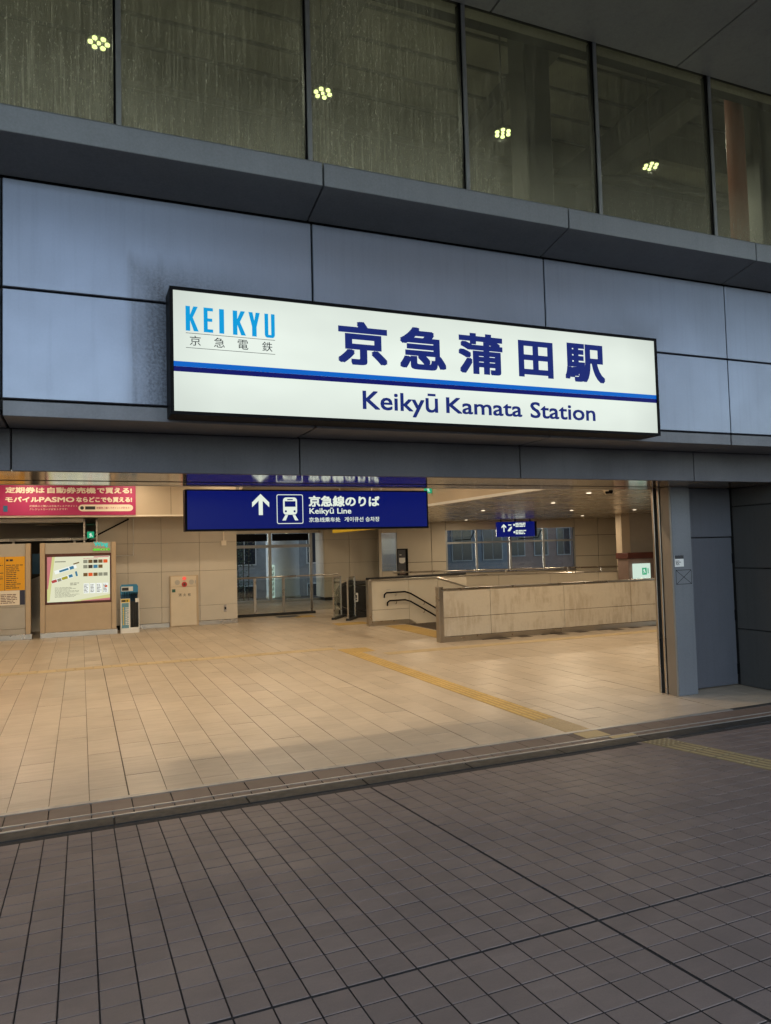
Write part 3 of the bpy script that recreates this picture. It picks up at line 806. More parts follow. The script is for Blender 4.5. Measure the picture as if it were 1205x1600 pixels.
# pink banner
bn = thing('banner', 'pink banner with two rows of white Japanese lettering', 'banner', (-.5, 20, 3.03))
bf = box('banner_sheet', M['pink'], bn, -4.2, 1.315, 19.975, 19.995, 3.03, 3.84)
def bx(px): return -1.807+.01472*px
yb = 19.972
text('定期券は', bx(8), bx(67), 3.575, 3.728, yb, M['cream'], bf, bold=.007)
text('自動券売機', bx(71), bx(147), 3.575, 3.728, yb, M['cream'], bf, bold=.007)
text('で買える!', bx(149), bx(206), 3.575, 3.728, yb, M['cream'], bf, bold=.007)
text('モバイル', bx(8), bx(58), 3.355, 3.488, yb, M['cream'], bf, bold=.007)
text('PASMO', bx(58.5), bx(113), 3.355, 3.485, yb, M['cream'], bf, bold=.007)
text('ならどこでも買える!', bx(116), bx(206), 3.35, 3.49, yb, M['cream'], bf, bold=.007)
text('定期券のご購入は京急プレミアポイント', bx(44), bx(118), 3.235, 3.285, yb, M['cream'], bf, .004, res=1)
text('クレジットカードがおトクです!', bx(44), bx(102), 3.155, 3.205, yb, M['cream'], bf, .004, res=1)
MB().flat([(bx(126)+.1*math.cos(t), 3.21+.085*math.sin(t)) for t in [math.pi/2+math.pi*i/8 for i in range(9)]] + [(bx(201)+.1*math.cos(t), 3.21+.085*math.sin(t)) for t in [-math.pi/2+math.pi*i/8 for i in range(9)]], yb).build('pill', M['cream'], bf)
text('定期券ご購入でポイントが貯まる!', bx(148), bx(203), 3.18, 3.24, yb-.003, M['pink'], bf, .006, res=1)
mb = MB(); mb.disc((bx(125), yb-.003, 3.21), .045, 12); mb.rect(bx(130), bx(146), 3.17, 3.25, yb-.003); mb.build('pill_mark', M['ink'], bf)
MB().rect(bx(5), bx(11.5), 3.12, 3.27, yb).build('phone_icon', M['blue_p'], bf)

# =================================================================== KIOSKS
def kiosk(name, label, x0, x1, y, posts):
    k = thing(name, label, 'notice board', ((x0+x1)/2, y+.15, 0))
    a, b_ = x0+(.115 if posts[0] else 0), x1-(.115 if posts[1] else 0)
    if posts[0]: box('side_post', M['kiosk_tan'], k, x0, a-.004, y-.02, y+.3, 0.13, 2.345, .006)
    if posts[1]: box('side_post', M['kiosk_tan'], k, b_+.004, x1, y-.02, y+.3, 0.13, 2.345, .006)
    box('plinth', M['steel'], k, x0+.002, x1+.03, y-.012, y+.3, .0, .128, .004)
    return k, a, b_
km, a, b_ = kiosk('map_board', 'freestanding board with a lit floor map in a dark frame', -.935, .83, 20.1, (1, 1))
box('top_panel', M['grey_k'], km, a, b_, 20.1, 20.38, 2.072, 2.34, .004)
box('lower_panel', M['kiosk_tan'], km, a, b_, 20.1, 20.38, .132, .815, .004)
sf = box('screen_frame', M['maroon'], km, a, b_, 20.098, 20.38, .818, 2.07, .004)
ms = box('map_screen', M['map_lit'], sf, -.775, .682, 20.088, 20.097, .875, 1.995)
# the printed plan
y = 20.0865
def prt(col, es=1.): return E('map_print', srgb(*col), es)
cols_ = {'pk': prt((196, 120, 120)), 'ol': prt((206, 206, 140)), 'wh': prt((240, 244, 236)), 'bl': prt((60, 120, 150)), 'rd': prt((176, 70, 66)), 'ye': prt((170, 160, 50)), 'gr': prt((140, 140, 120)), 'bk': prt((70, 60, 50)), 'or': prt((225, 90, 40)), 'br': prt((110, 84, 50))}
MB().flat([(-.775, .9), (-.72, .9), (-.60, 1.995), (-.775, 1.995)], y).build('border_print', cols_['ol'], ms)
MB().flat([(-.775, 1.2), (-.755, 1.2), (-.66, 1.995), (-.775, 1.995)], y-.001).build('border_print', cols_['pk'], ms)
MB().flat([(.682, .875), (.682, 1.02), (-.1, .9), (-.2, .875)], y).build('border_print', cols_['ol'], ms)
MB().flat([(.682, .875), (.682, .93), (0, .885), (0, .875)], y-.001).build('border_print', cols_['pk'], ms)
MB().rect(.3, .66, 1.962, 1.985, y).build('border_print', cols_['pk'], ms)
def slab(x, z, w_, h_, ang, m, nm='plan_block'):
    c, s_ = math.cos(ang), math.sin(ang)
    MB().flat([(x+p*c-q*s_, z+p*s_+q*c) for p, q in ((0, 0), (w_, 0), (w_, h_), (0, h_))], y-(.001 if m is not cols_['wh'] else 0)).build(nm, m, ms)
A_ = R(17)
slab(-.59, 1.56, .52, .09, A_, cols_['wh']); slab(-.49, 1.605, .22, .05, A_, cols_['bl']); slab(-.25, 1.665, .1, .075, A_, cols_['bl'])
slab(-.67, 1.33, .52, .09, A_, cols_['wh']); slab(-.66, 1.34, .12, .07, A_, cols_['rd']); slab(-.53, 1.375, .09, .07, A_, cols_['gr']); slab(-.43, 1.41, .14, .07, A_, cols_['ye']); slab(-.27, 1.465, .09, .07, A_, cols_['bl'])
slab(-.115, 1.5, .045, .12, R(12), cols_['bl']); slab(-.17, 1.79, .14, .03, A_, cols_['br'])
MB().rect(-.6, -.35, 1.86, 1.885, y).build('plan_print', cols_['gr'], ms)
rs = random.Random(9)
for r_i, (z, kk) in enumerate(((1.82, ('gr', 'br', 'bk', 'br', 'or')), (1.69, ('gr', 'bk', 'bl', 'br')), (1.49, ('br', 'or', 'br', 'gr', 'gr')))):
    for c_i, kx in enumerate(kk):
        MB().rect(.055+.118*c_i, .055+.118*c_i+.1, z, z+.085, y).build('shop_picture', cols_[kx], ms)
mb = MB(); scribble(mb, -.6, -.02, .99, 1.25, y, 9, rs, .6); scribble(mb, -.25, 0, 1.28, 1.36, y, 2, rs, .5); mb.build('small_print', cols_['gr'], ms)
for i in range(4):
    mb = MB(); mb.rect(.06+.15*i, .06+.15*i+.13, 1.06, 1.31, y); mb.build('shop_list', cols_['wh'], ms)
    mb = MB(); scribble(mb, .07+.15*i, .06+.15*i+.12, 1.09, 1.3, y-.001, 6, rs, .6); mb.build('small_print', cols_['bk'], ms)
slab(.56, 1.2, .06, .05, 0, cols_['or'])
mb = MB(); scribble(mb, .06, .6, 1.935, 1.955, y, 1, rs); mb.build('small_print', cols_['pk'], ms)
lg = box('logo_plate', M['grey_k'], km, .285, .69, 20.085, 20.095, 2.12, 2.36)
text('Wing', .31, .64, 2.205, 2.352, 20.083, M['teal_lit'], lg, .03)
mb = MB(); rs2 = random.Random(2); scribble(mb, .285, .69, 2.13, 2.19, 20.083, 1, rs2, .1); mb.build('small_print', M['lime_lit'], lg)

kl, a, b_ = kiosk('notice_board', 'freestanding board with an orange timetable poster and route map', -3.2, -1.145, 20.1, (1, 1))
box('board_face', M['grey_k'], kl, a, b_, 20.1, 20.38, .80, 2.34, .004)
box('lower_panel', M['grey_k'], kl, a, b_, 20.1, 20.38, .27, .794, .004)
box('lower_panel', M['grey_k'], kl, a, b_, 20.1, 20.38, .132, .264, .004)
po = box('orange_poster', M['orange'], kl, -2.6, -1.27, 20.09, 20.098, 1.21, 2.03)
y = 20.0885
mb = MB(); mb.rect(-1.715, -1.705, 1.21, 2.03, y); rs = random.Random(12)
for (x0, x1) in ((-1.68, -1.31), (-2.2, -1.74)):
    scribble(mb, x0, x1, 1.26, 1.86, y, 13, rs, .62); scribble(mb, x0, x0+.2, 1.92, 1.98, y, 1, rs, .2)
mb.build('small_print', M['ink'], po)
wp = box('route_map', M['cream'], kl, -2.6, -1.385, 20.09, 20.098, .855, 1.205)
mb = MB(); scribble(mb, -1.8, -1.43, .9, 1.14, y, 6, rs, .5); mb.build('small_print', M['bldg_b'], wp)
box('navy_label', P('navy_print', (.02, .02, .05), .4, 0, 0), kl, -1.383, -1.272, 20.09, 20.098, .855, 1.205)

# =================================================================== HYDRANT AND UMBRELLA RACK
hy = thing('hydrant_cabinet', 'cream fire hydrant cabinet with red lamp and two round grilles', 'hydrant cabinet', (2.62, 20.95, 0))
box('cabinet_body', M['kiosk_tan'], hy, 2.242, 3.008, 20.93, 20.999, 0, 1.395, .004)
HC = P('hydrant_cream', (.62, .53, .40), .4, 0, .04)
hp = box('upper_panel', HC, hy, 2.27, 2.95, 20.915, 20.929, 1.095, 1.375, .004)
hd = box('cabinet_door', HC, hy, 2.27, 2.95, 20.915, 20.929, .03, 1.085, .004)
for x in (2.443, 2.821): MB().disc((x, 20.905, 1.213), .068, 20, 'y', .01).build('speaker_grille', M['grey_k'], hp)
MB().disc((2.628, 20.895, 1.315), .05, 16, 'y', .02).build('red_lamp', M['red_lamp'], hp)
MB().disc((2.630, 20.90, 1.155), .072, 20, 'y', .015).build('call_button', M['red'], hp)
MB().disc((2.630, 20.896, 1.155), .035, 16, 'y', .004).build('button_face', M['maroon'], hp)
box('sticker', P('sticker_green', (.02, .10, .07), .5, 0, 0), hd, 2.30, 2.39, 20.911, 20.914, .945, 1.03)
for i, ch in enumerate('消火栓'): text(ch, 2.47+.125*i, 2.55+.125*i, .825, .91, 20.9125, M['ink'], hd, .008)
box('handle', M['steel'], hp, 2.915, 2.94, 20.90, 20.914, 1.17, 1.26)

um = thing('umbrella_rack', 'slim white and blue umbrella rental stand beside the map board', 'umbrella stand', (1.15, 20.2, 0))
box('left_cheek', M['white'], um, .93, .945, 20.06, 20.4, 0, .88, .003)
box('right_cheek', M['white'], um, 1.37, 1.385, 20.06, 20.4, 0, .88, .003)
box('back_board', M['blue_p'], um, .946, 1.369, 20.36, 20.4, 0, 1.10, .003)
hb = MB().prism([(.94, .98), (1.375, .98), (1.375, 1.19), (1.34, 1.235), (.975, 1.235), (.94, 1.19)], 20.30, 20.355).build('header_board', P('rack_blue', (.03, .22, .42), .4, 0, .04), um)
mb = MB(); mb.rect(.965, 1.25, 1.06, 1.18, 20.2985); mb.build('header_label', M['white'], hb)
mb = MB(); rs = random.Random(21); scribble(mb, .98, 1.24, 1.075, 1.165, 20.297, 1, rs, .1); mb.build('small_print', M['ink'], hb)
fb = box('front_board', M['white'], um, .946, 1.165, 20.07, 20.085, .0, .88, .003)
MB().rect(.957, 1.13, .13, .77, 20.0685).build('blue_print', M['blue_l'], fb)
MB().rect(.947, 1.155, .785, .87, 20.0685).build('yellow_strip', M['yellow'], fb)
mb = MB(); scribble(mb, .955, 1.14, .80, .855, 20.067, 1, rs, .1); mb.build('small_print', M['ink'], fb)
mb = MB()
for c_, (x, m_) in enumerate(((.985, 0), (1.05, 0), (1.095, 0))):
    z = .66
    while z > .22:
        h_ = rs.uniform(.02, .05); mb.m = 0 if c_ else 1; mb.rect(x, x+.03, z-h_, z, 20.067); z -= h_+.012
mb.build('small_print', [M['white'], M['yellow']], fb)
box('front_frame', M['white'], um, 1.166, 1.369, 20.07, 20.085, 0, .14, .003)
box('front_frame', M['white'], um, 1.29, 1.369, 20.07, 20.085, .78, .88, .003)
for i in range(7):
    x = 1.19+.026*i
    uo = thing('umbrella', 'closed black umbrella in the rental stand, handle upward', 'umbrella', (x, 20.2, .03), 'black umbrellas in the rental stand')
    MB().tube([(x, 20.15+.03*(i % 2), .05), (x, 20.16, .35), (x, 20.2, .8)], .02, 6).build('canopy', M['rubber'], uo)
    MB().tube([(x, 20.2, .8), (x, 20.21, 1.0), (x+.0, 20.19, 1.03), (x, 20.16, 1.02), (x, 20.15, .97)], .009, 6).build('handle', M['black'], uo)
for i in range(5):
    x = 1.0+.04*i
    uo = thing('umbrella', 'closed black umbrella in the rental stand, handle upward', 'umbrella', (x, 20.24, .03), 'black umbrellas in the rental stand')
    MB().tube([(x, 20.22, .05), (x, 20.24, .82)], .02, 6).build('canopy', M['rubber'], uo)
    MB().tube([(x, 20.24, .82), (x, 20.25, 1.01), (x, 20.22, 1.04), (x, 20.19, 1.0)], .009, 6).build('handle', M['black'], uo)

# =================================================================== GUIDE SIGNS
gs = thing('guide_sign', 'long dark blue hanging sign with white arrow and train symbol', 'sign', (2.45, 8.05, 2.22))
gb = box('sign_case', M['black'], gs, 1.022, 3.882, 8.0, 8.16, 2.212, 2.662, .004)
gf = box('sign_face', M['sign_blue'], gs, 1.045, 3.858, 7.992, 7.999, 2.232, 2.645)
for x in (1.6, 3.3): MB().tube([(x, 8.08, 2.66), (x, 8.08, 4.0)], .02, 8).build('hanger', M['steel'], gs)
y = 7.9905
MB().flat([(1.81, 2.38), (1.855, 2.38), (1.855, 2.538), (1.928, 2.466), (1.928, 2.52), (1.832, 2.613), (1.737, 2.52), (1.737, 2.466), (1.81, 2.538)], y).build('arrow', M['sign_lit'], gf)
def rrect(x0, x1, z0, z1, r, n=5):
    pts = []
    for cx_, cz_, a0 in ((x1-r, z0+r, -90), (x1-r, z1-r, 0), (x0+r, z1-r, 90), (x0+r, z0+r, 180)):
        for i in range(n+1):
            t = R(a0+90*i/n); pts.append((cx_+r*math.cos(t), cz_+r*math.sin(t)))
    return pts
# ring of the pictogram
o_, i_ = rrect(2.012, 2.315, 2.28, 2.609, .02), rrect(2.020, 2.307, 2.288, 2.601, .014)
mb = MB(); n = len(o_)
mb.add([(x, y, z) for x, z in o_+i_], [(k, (k+1) % n, n+(k+1) % n, n+k) for k in range(n)]); mb.build('pictogram_ring', M['sign_lit'], gf)
tr_ = MB().flat(rrect(2.085, 2.245, 2.382, 2.575, .035), y).build('train_symbol', M['sign_lit'], gf)
mb = MB(); y2 = y-.001
mb.rect(2.103, 2.228, 2.47, 2.533, y2); mb.flat(rrect(2.132, 2.198, 2.545, 2.557, .005, 2), y2); mb.disc((2.115, y2, 2.42), .0125, 12); mb.disc((2.215, y2, 2.42), .0125, 12)
mb.build('train_windows', M['sign_blue'], gf)
mb = MB(); mb.flat([(2.108, 2.378), (2.140, 2.378), (2.112, 2.318), (2.072, 2.318)], y); mb.flat([(2.192, 2.378), (2.222, 2.378), (2.258, 2.318), (2.218, 2.318)], y); mb.build('track_symbol', M['sign_lit'], gf)
text('京急線のりば', 2.382, 3.245, 2.470, 2.596, y, M['sign_lit'], gf, bold=.0045)
text('Keikyū Line', 2.388, 2.890, 2.371, 2.458, y, M['sign_lit'], gf, bold=.0015)
text('京急线乘车处', 2.382, 2.755, 2.296, 2.350, y, M['sign_lit'], gf, bold=.0006)
text('게이큐선 승차장', 2.805, 3.240, 2.296, 2.352, y, M['sign_lit'], gf, bold=.0006)

hs = thing('overhead_sign', 'small blue hanging sign far back under the metal ceiling', 'sign', (15.4, 24.2, 2.35))
HX = Matrix.Translation((15.43, 24.2, 0)) @ Matrix.Rotation(R(-20), 4, 'Z')
hf = MB(HX).box(-.74, .74, -.05, .05, 2.33, 2.90).build('sign_case', M['sign_blue'], hs)
MB(HX).box(.741, .82, -.05, .05, 2.33, 2.90).build('end_cap', M['black'], hs)
for x in (-.55, 0, .58): MB(HX).box(x-.02, x+.02, -.02, .02, 2.901, 3.0).build('hanger', M['black'], hs)
y = -.053
MB(HX).flat([(-.47, 2.52), (-.43, 2.52), (-.43, 2.72), (-.36, 2.66), (-.36, 2.72), (-.45, 2.82), (-.54, 2.72), (-.54, 2.66), (-.47, 2.72)], y).build('arrow', M['sign_lit'], hf)
mb = MB(HX); mb.flat([(-.3, 2.54), (-.22, 2.54), (-.14, 2.66), (-.14, 2.72), (-.2, 2.70), (-.3, 2.58)], y); mb.rect(-.28, -.16, 2.76, 2.80, y); mb.build('stairs_symbol', M['sign_lit'], hf)
mb = MB(HX); rs = random.Random(33)
for z0, rows_ in ((2.70, 3), (2.42, 3)): scribble(mb, 0., .46, z0, z0+.17, y, rows_, rs, .3)
mb.disc((-.05, y, 2.78), .04, 10); mb.disc((-.05, y, 2.5), .04, 10); mb.build('small_print', M['sign_lit'], hf)

ye = thing('yellow_sign', 'yellow hanging sign mostly hidden behind the blue guide sign', 'sign', (6, 16.2, 2.42))
box('sign_case', M['yellow'], ye, 5.95, 6.05, 14.7, 17.9, 2.42, 2.85, .004)
for yy in (15.2, 17.4): MB().tube([(6, yy, 2.85), (6, yy, 4.0)], .02, 6).build('hanger', M['steel'], ye)
ge = thing('exit_sign', 'small green lit exit sign high on the ceiling step', 'exit sign', (7.78, 16, 3.3))
box('case', M['green_lit'], ge, 7.68, 7.862, 15.98, 16.04, 3.30, 3.44, .004)
MB().flat([(7.74, 3.32), (7.76, 3.32), (7.775, 3.36), (7.8, 3.325), (7.82, 3.335), (7.795, 3.375), (7.79, 3.42), (7.755, 3.42), (7.735, 3.385), (7.755, 3.38)], 15.978).build('running_figure', M['white_lit'], ge)
sc_ = thing('security_camera', 'small dark dome camera under the ceiling near the right jamb', 'camera', (9.2, 11.2, 2.95))
MB().prism([(9.11, 3.0), (9.2, 2.90), (9.29, 3.0)], 11.1, 11.25).build('bracket', M['cream'], sc_)
MB().disc((9.2, 11.09, 2.945), .045, 14, 'y', .12).build('lens_dome', M['black'], sc_)

# =================================================================== STAIRS, PARAPETS, RAILINGS
pn = thing('stair_parapet', 'low beige parapet with brown stains in front of the stairs', 'parapet', (9.8, 13.85, 0))
jx = [6.985, 8.124, 10.027, 11.906, 13.8, 15.6]
for i in range(5):
    box('parapet_panel', M['stain'], pn, jx[i]+.004, jx[i+1]-.004, 13.82, 13.84, .115, .50, .004)
    box('parapet_panel', M['stain'], pn, jx[i]+.004, jx[i+1]-.004, 13.82, 13.84, .508, 1.062, .004)
box('core', M['dark'], pn, 6.99, 15.6, 13.841, 13.93, .0, 1.062)
box('inner_face', M['wall2'], pn, 6.99, 15.6, 13.931, 13.95, -2.5, 1.062)
box('end_post', M['steel'], pn, 6.88, 6.982, 13.79, 13.96, 0, 1.15, .006)
box('cap_rail', M['steel'], pn, 6.984, 15.6, 13.80, 13.96, 1.064, 1.112, .012)
box('baseboard', M['steel'], pn, 6.984, 15.6, 13.805, 13.819, 0, .11, .003)

sw = thing('stair_side_wall', 'beige stair side wall with two black handrails', 'wall', (8, 17.8, 0))
box('end_post', M['steel'], sw, 6.83, 6.925, 17.75, 17.92, 0, 1.185, .006)
def below(pts, x0, x1, z0, z1): return [(x0, z0(x0)), (x1, z0(x1)), (x1, z1(x1)), (x0, z1(x0))]
def top(x): return 1.15 if x <= 8.85 else 1.15-.32*(x-8.85)
def bot(x): return .12 if x <= 8.0 else .12-.58*(x-8.0)
xs = [6.93, 8.0, 8.85, 10.4, 12.0]
for i in range(4):
    a, b_ = xs[i]+.003, xs[i+1]-.003
    if i == 0:
        MB().prism([(a, .12), (b_, .12), (b_, .40), (a, .40)], 17.80, 17.82).build('side_panel', M['wall2'], sw, .003)
        MB().prism([(a, .408), (b_, .408), (b_, 1.15), (a, 1.15)], 17.80, 17.82).build('side_panel', M['wall2'], sw, .003)
    else:
        MB().prism([(a, bot(a)), (b_, bot(b_)), (b_, top(b_)), (a, top(a))], 17.80, 17.82).build('side_panel', M['wall2'], sw, .003)
        MB().prism([(a, bot(a)-3), (b_, bot(b_)-3), (b_, bot(b_)-.13), (a, bot(a)-.13)], 17.80, 17.82).build('side_panel', M['wall2'], sw, .003)
    MB().prism([(a, bot(a)-.12), (b_, bot(b_)-.12), (b_, bot(b_)-.004), (a, bot(a)-.004)], 17.79, 17.82).build('skirting', M['steel'], sw)
    MB().prism([(xs[i], top(xs[i])+.003), (xs[i+1], top(xs[i+1])+.003), (xs[i+1], top(xs[i+1])+.045), (xs[i], top(xs[i])+.045)], 17.77, 17.96).build('cap_rail', M['steel'], sw, .006)
MB().prism([(6.93, 0), (8, 0), (12, -2.4), (12, top(12)), (8.85, 1.148), (6.93, 1.148)], 17.821, 17.93).build('core', M['dark'], sw)
for dz, x_e in ((0, 0), (-.21, .08)):
    hr = MB()
    hr.tube([(7.28+x_e, 17.76, .72+dz), (7.26+x_e, 17.70, .80+dz), (7.32+x_e, 17.70, .845+dz), (7.84, 17.70, .85+dz), (8.0, 17.70, .80+dz), (10.5, 17.70, -.66+dz)], .021, 10)
    ho = hr.build('handrail', M['black'], sw, smooth=True)
    for x, z in ((7.6, .83), (8.4, .56), (9.2, .10)):
        MB().tube([(x, 17.70, z+dz-.015), (x, 17.72, z+dz-.07), (x, 17.80, z+dz-.08)], .01, 6).build('rail_bracket', M['steel'], ho)
MB().rect(7.36, 7.47, .905, .925, 17.797).build('floor_label', M['grey_k'], sw)
stp = thing('staircase', 'beige stairs going down to the right between the parapets', 'stairs', (9, 15.8, -1))
for k in range(9):
    x = SX0+.3*k
    box('tread', M['itile'], stp, x, x+.3, SY0+.005, SY1-.0, -.17*(k+1)-.2, -.17*(k+1), .004)

rl = thing('glass_railing', 'glass railing with brown steel posts before the tall glass window', 'railing', (5.5, 22.7, 0))
px_ = [4.13, 4.97, 5.88, 6.79]
for i, x in enumerate(px_):
    if i: box('post', M['steel'], rl, x-.04, x+.04, 22.66, 22.70, .08, 1.17, .003)
    if i < 3: box('glass_panel', M['glass'], rl, x+.045, px_[i+1]-.045, 22.675, 22.685, .10, 1.12)
box('glass_panel', M['glass'], rl, 6.84, 7.6, 22.675, 22.685, .10, 1.12)
MB().tube([(4.11, 22.68, 1.19), (7.7, 22.68, 1.21)], .024, 10).build('top_rail', M['steel'], rl, smooth=True)
box('base_rail', M['darksteel'], rl, 4.11, 6.9, 22.62, 22.74, 0, .078, .004)

def gate(label, x0, y0, x1, y1):
    g = thing('glass_gate', label, 'glass panel', ((x0+x1)/2, (y0+y1)/2, 0), 'low glass panels before the escalators')
    L = math.hypot(x1-x0, y1-y0); X = Matrix.Translation((x0, y0, 0)) @ Matrix.Rotation(math.atan2(y1-y0, x1-x0), 4, 'Z')
    f = MB(X); f.box(0, .035, -.02, .02, .06, 1.22); f.box(L-.035, L, -.02, .02, .06, 1.22); f.box(.036, L-.036, -.02, .02, 1.185, 1.22); f.build('frame', M['steel'], g)
    MB(X).box(.036, L-.036, -.005, .005, .07, 1.184).build('pane', M['glass'], g)
    MB(X).box(-.02, L+.35, -.06, .06, 0, .058).build('base_plate', M['darksteel'], g)
gate('glass panel with steel frame left of the escalator end', 6.66, 20.1, 7.12, 20.75)
gate('glass panel with steel frame right before the escalator end', 6.90, 19.55, 7.36, 20.2)
es = thing('escalator', 'black escalator end with rounded handrail behind the glass panels', 'escalator', (8, 20.8, 0))
for yy, nm in ((20.35, 'a'), (21.45, 'b')):
    pts = [(9.6, yy, .98)]
    for i in range(13):
        t = R(90+15*i); pts.append((7.62+.42*math.cos(t), yy, .56+.42*math.sin(t)))
    pts.append((7.9, yy, .14))
    MB().tube(pts, .045, 8).build('handrail', M['rubber'], es, smooth=True)
    MB().disc((7.62, yy-.02, .56), .37, 24, 'y', .04).build('newel_disc', M['darksteel'], es)
    box('balustrade', M['glass'], es, 7.66, 9.6, yy-.006, yy+.006, .16, .92)
    box('skirt', M['darksteel'], es, 7.3, 9.6, yy-.09, yy+.09, 0, .15, .01)
nl = MB().flat(rrect(7.40, 7.50, .46, .72, .02), 20.325).build('white_label', M['white'], es)
mb = MB(); mb.rect(7.43, 7.47, .5, .55, 20.3235); mb.rect(7.43, 7.47, .57, .66, 20.3235); mb.build('label_print', M['ink'], es)
box('comb_plate', M['steel'], es, 7.2, 7.9, 20.45, 21.35, 0, .012)
box('entry_post', M['darksteel'], es, 7.22, 7.32, 20.22, 20.32, 0, 1.15, .004)
box('side_cladding', M['wall2'], es, 7.8, 11, 20.12, 20.2, 0, 1.05, .004)
MB().tube([(7.7, 20.16, 1.12), (11, 20.16, 1.16)], .035, 8).build('cladding_cap', M['darksteel'], es)

FX = Matrix.Translation((15, 22, 0)) @ Matrix.Rotation(R(-20), 4, 'Z')
fp = thing('rear_parapet', 'long beige parapet with steel rails below the rear windows', 'parapet', (15, 22, 0))
sj = [-5.2, -3.42, -1.49, .34, 2.08, 3.9, 5.2]
for i in range(6): MB(FX).box(sj[i]+.004, sj[i+1]-.004, 0, .02, .1, .955).build('parapet_panel', M['wall2'], fp, .003)
MB(FX).box(-5.2, 5.2, .021, .11, 0, .955).build('core', M['dark'], fp)
MB(FX).box(-5.2, 5.2, -.03, .13, .957, 1.0).build('cap_rail', M['steel'], fp, .01)
for s_ in (-3.4, -1.2, 1.0, 2.2): MB(FX).box(s_-.02, s_+.02, .03, .07, 1.0, 1.13).build('rail_stub', M['steel'], fp)
MB(FX).tube([(-5.2, .05, 1.15), (3.1, .05, 1.15)], .03, 8).build('hand_rail', M['steel'], fp, smooth=True)

# =================================================================== BACK WALLS AND WINDOWS
WX = Matrix.Translation((15.4, 25.6, 0)) @ Matrix.Rotation(R(-20), 4, 'Z')
bw = thing('rear_window_wall', 'beige panelled rear wall with four framed windows', 'wall', (15.4, 25.6, 0))
for (a, b_, z0, z1) in ((-3.98, -2.61, 0, 1.42), (-3.98, -2.61, 1.43, 3.0), (-2.60, -2.03, 0, 1.42), (-2.60, -2.03, 1.43, 3.0), (-2.02, 3.2, 0, .98), (-2.02, 3.2, 2.66, 3.0), (3.21, 4.15, 0, 1.5), (3.21, 4.15, 1.51, 2.33), (3.21, 4.15, 2.34, 3.0),
                        (4.16, 5.05, 0, 1.5), (4.16, 5.05, 1.51, 2.33), (4.16, 5.05, 2.34, 3.0), (5.06, 7.5, 0, 3.0), (-4.72, -4.6, 0, 3.0), (-4.6, -3.98, 0, 1.1), (-4.6, -3.98, 2.62, 3.0)):
    MB(WX).box(a+.004, b_-.004, 0, .05, z0+.003, z1-.003).build('wall_panel', M['wall2'], bw, .003)
for (a, b_, z0, z1) in ((-4.72, -4.6, 0, 4.2), (-4.6, -3.98, 0, 1.1), (-3.98, -2.03, 0, 4.2), (-2.03, 3.2, 0, .98), (-4.72, 7.5, 2.67, 4.2), (3.2, 7.5, 0, 4.2)):
    MB(WX).box(a, b_, .051, .2, z0, z1-.001).build('wall_core', M['dark'], bw)
wf = MB(WX)
for s_ in (-2.0, -.79, .58, 1.93, 3.18): wf.box(s_-.035, s_+.035, .0, .12, .98, 2.655)
ms_ = [-2.0, -.79, .58, 1.93, 3.18]
wfr = wf.build('window_frame', M['mullion'], bw)
for i in range(4):
    a, b_ = ms_[i]+.036, ms_[i+1]-.036
    MB(WX).box(a, b_, .01, .11, 2.12, 2.19).build('transom', M['mullion'], bw)
    MB(WX).box(a, b_, .05, .056, .98, 2.12).build('window_pane', M['glass'], bw)
    MB(WX).box(a, b_, .05, .056, 2.19, 2.655).build('window_pane', M['glass'], bw)
    bl = MB(WX); bl.add([(a+.03, -.01, 2.62), (b_-.12, -.01, 2.62), (b_-.2, -.12, 2.30), (a+.03, -.12, 2.30)], [(0, 1, 2, 3)])
    if i in (0, 2): bl.tube([(b_-.04, -.02, 2.62), (b_-.22, -.1, 2.28), (a+.3, -.1, 2.26)], .022, 6)
    bl.f = bl.f[1:] if i in (0, 2) else []; bl.mi = bl.mi[1:] if i in (0, 2) else []
    if bl.f: bl.build('opening_sash', M['black'], bw)
MB(WX).box(-2.03, 3.2, -.06, .0, .955, .985).build('window_sill', M['steel'], bw, .003)
for (z0, z1) in ((1.1, 1.96), (1.97, 2.6)):
    MB(WX).box(-4.58, -4.0, .05, .056, z0, z1).build('window_pane', M['glass'], bw)
MB(WX).box(-4.03, -3.985, -.01, .1, 1.1, 2.62).build('window_frame', M['mullion'], bw)
pp = thing('dark_poster', 'narrow dark poster in a black frame beside the rear window', 'poster', (12, 26.8, 1))
pf = MB(WX).box(-4.0, -3.56, -.05, -.002, .92, 1.98).build('poster_frame', M['black'], pp, .004)
MB(WX).rect(-3.97, -3.66, .96, 1.94, -.053).build('poster_sheet', P('poster_dark', (.05, .05, .06), .4, 0, .2, 6), pf)
mb = MB(WX); mb.flat([(-3.92, 1.45), (-3.86, 1.40), (-3.74, 1.40), (-3.68, 1.46), (-3.68, 1.62), (-3.92, 1.62)], -.056); mb.rect(-3.9, -3.82, 1.72, 1.75, -.056); mb.build('poster_reflection', M['white'], pf)  # white shapes paint a reflection seen on the poster
MB(WX).flat([(-3.9, .96), (-3.7, .96), (-3.7, 1.06), (-3.75, 1.14), (-3.85, 1.14), (-3.9, 1.06)], -.056).build('poster_picture', M['bldg_b'], pf)

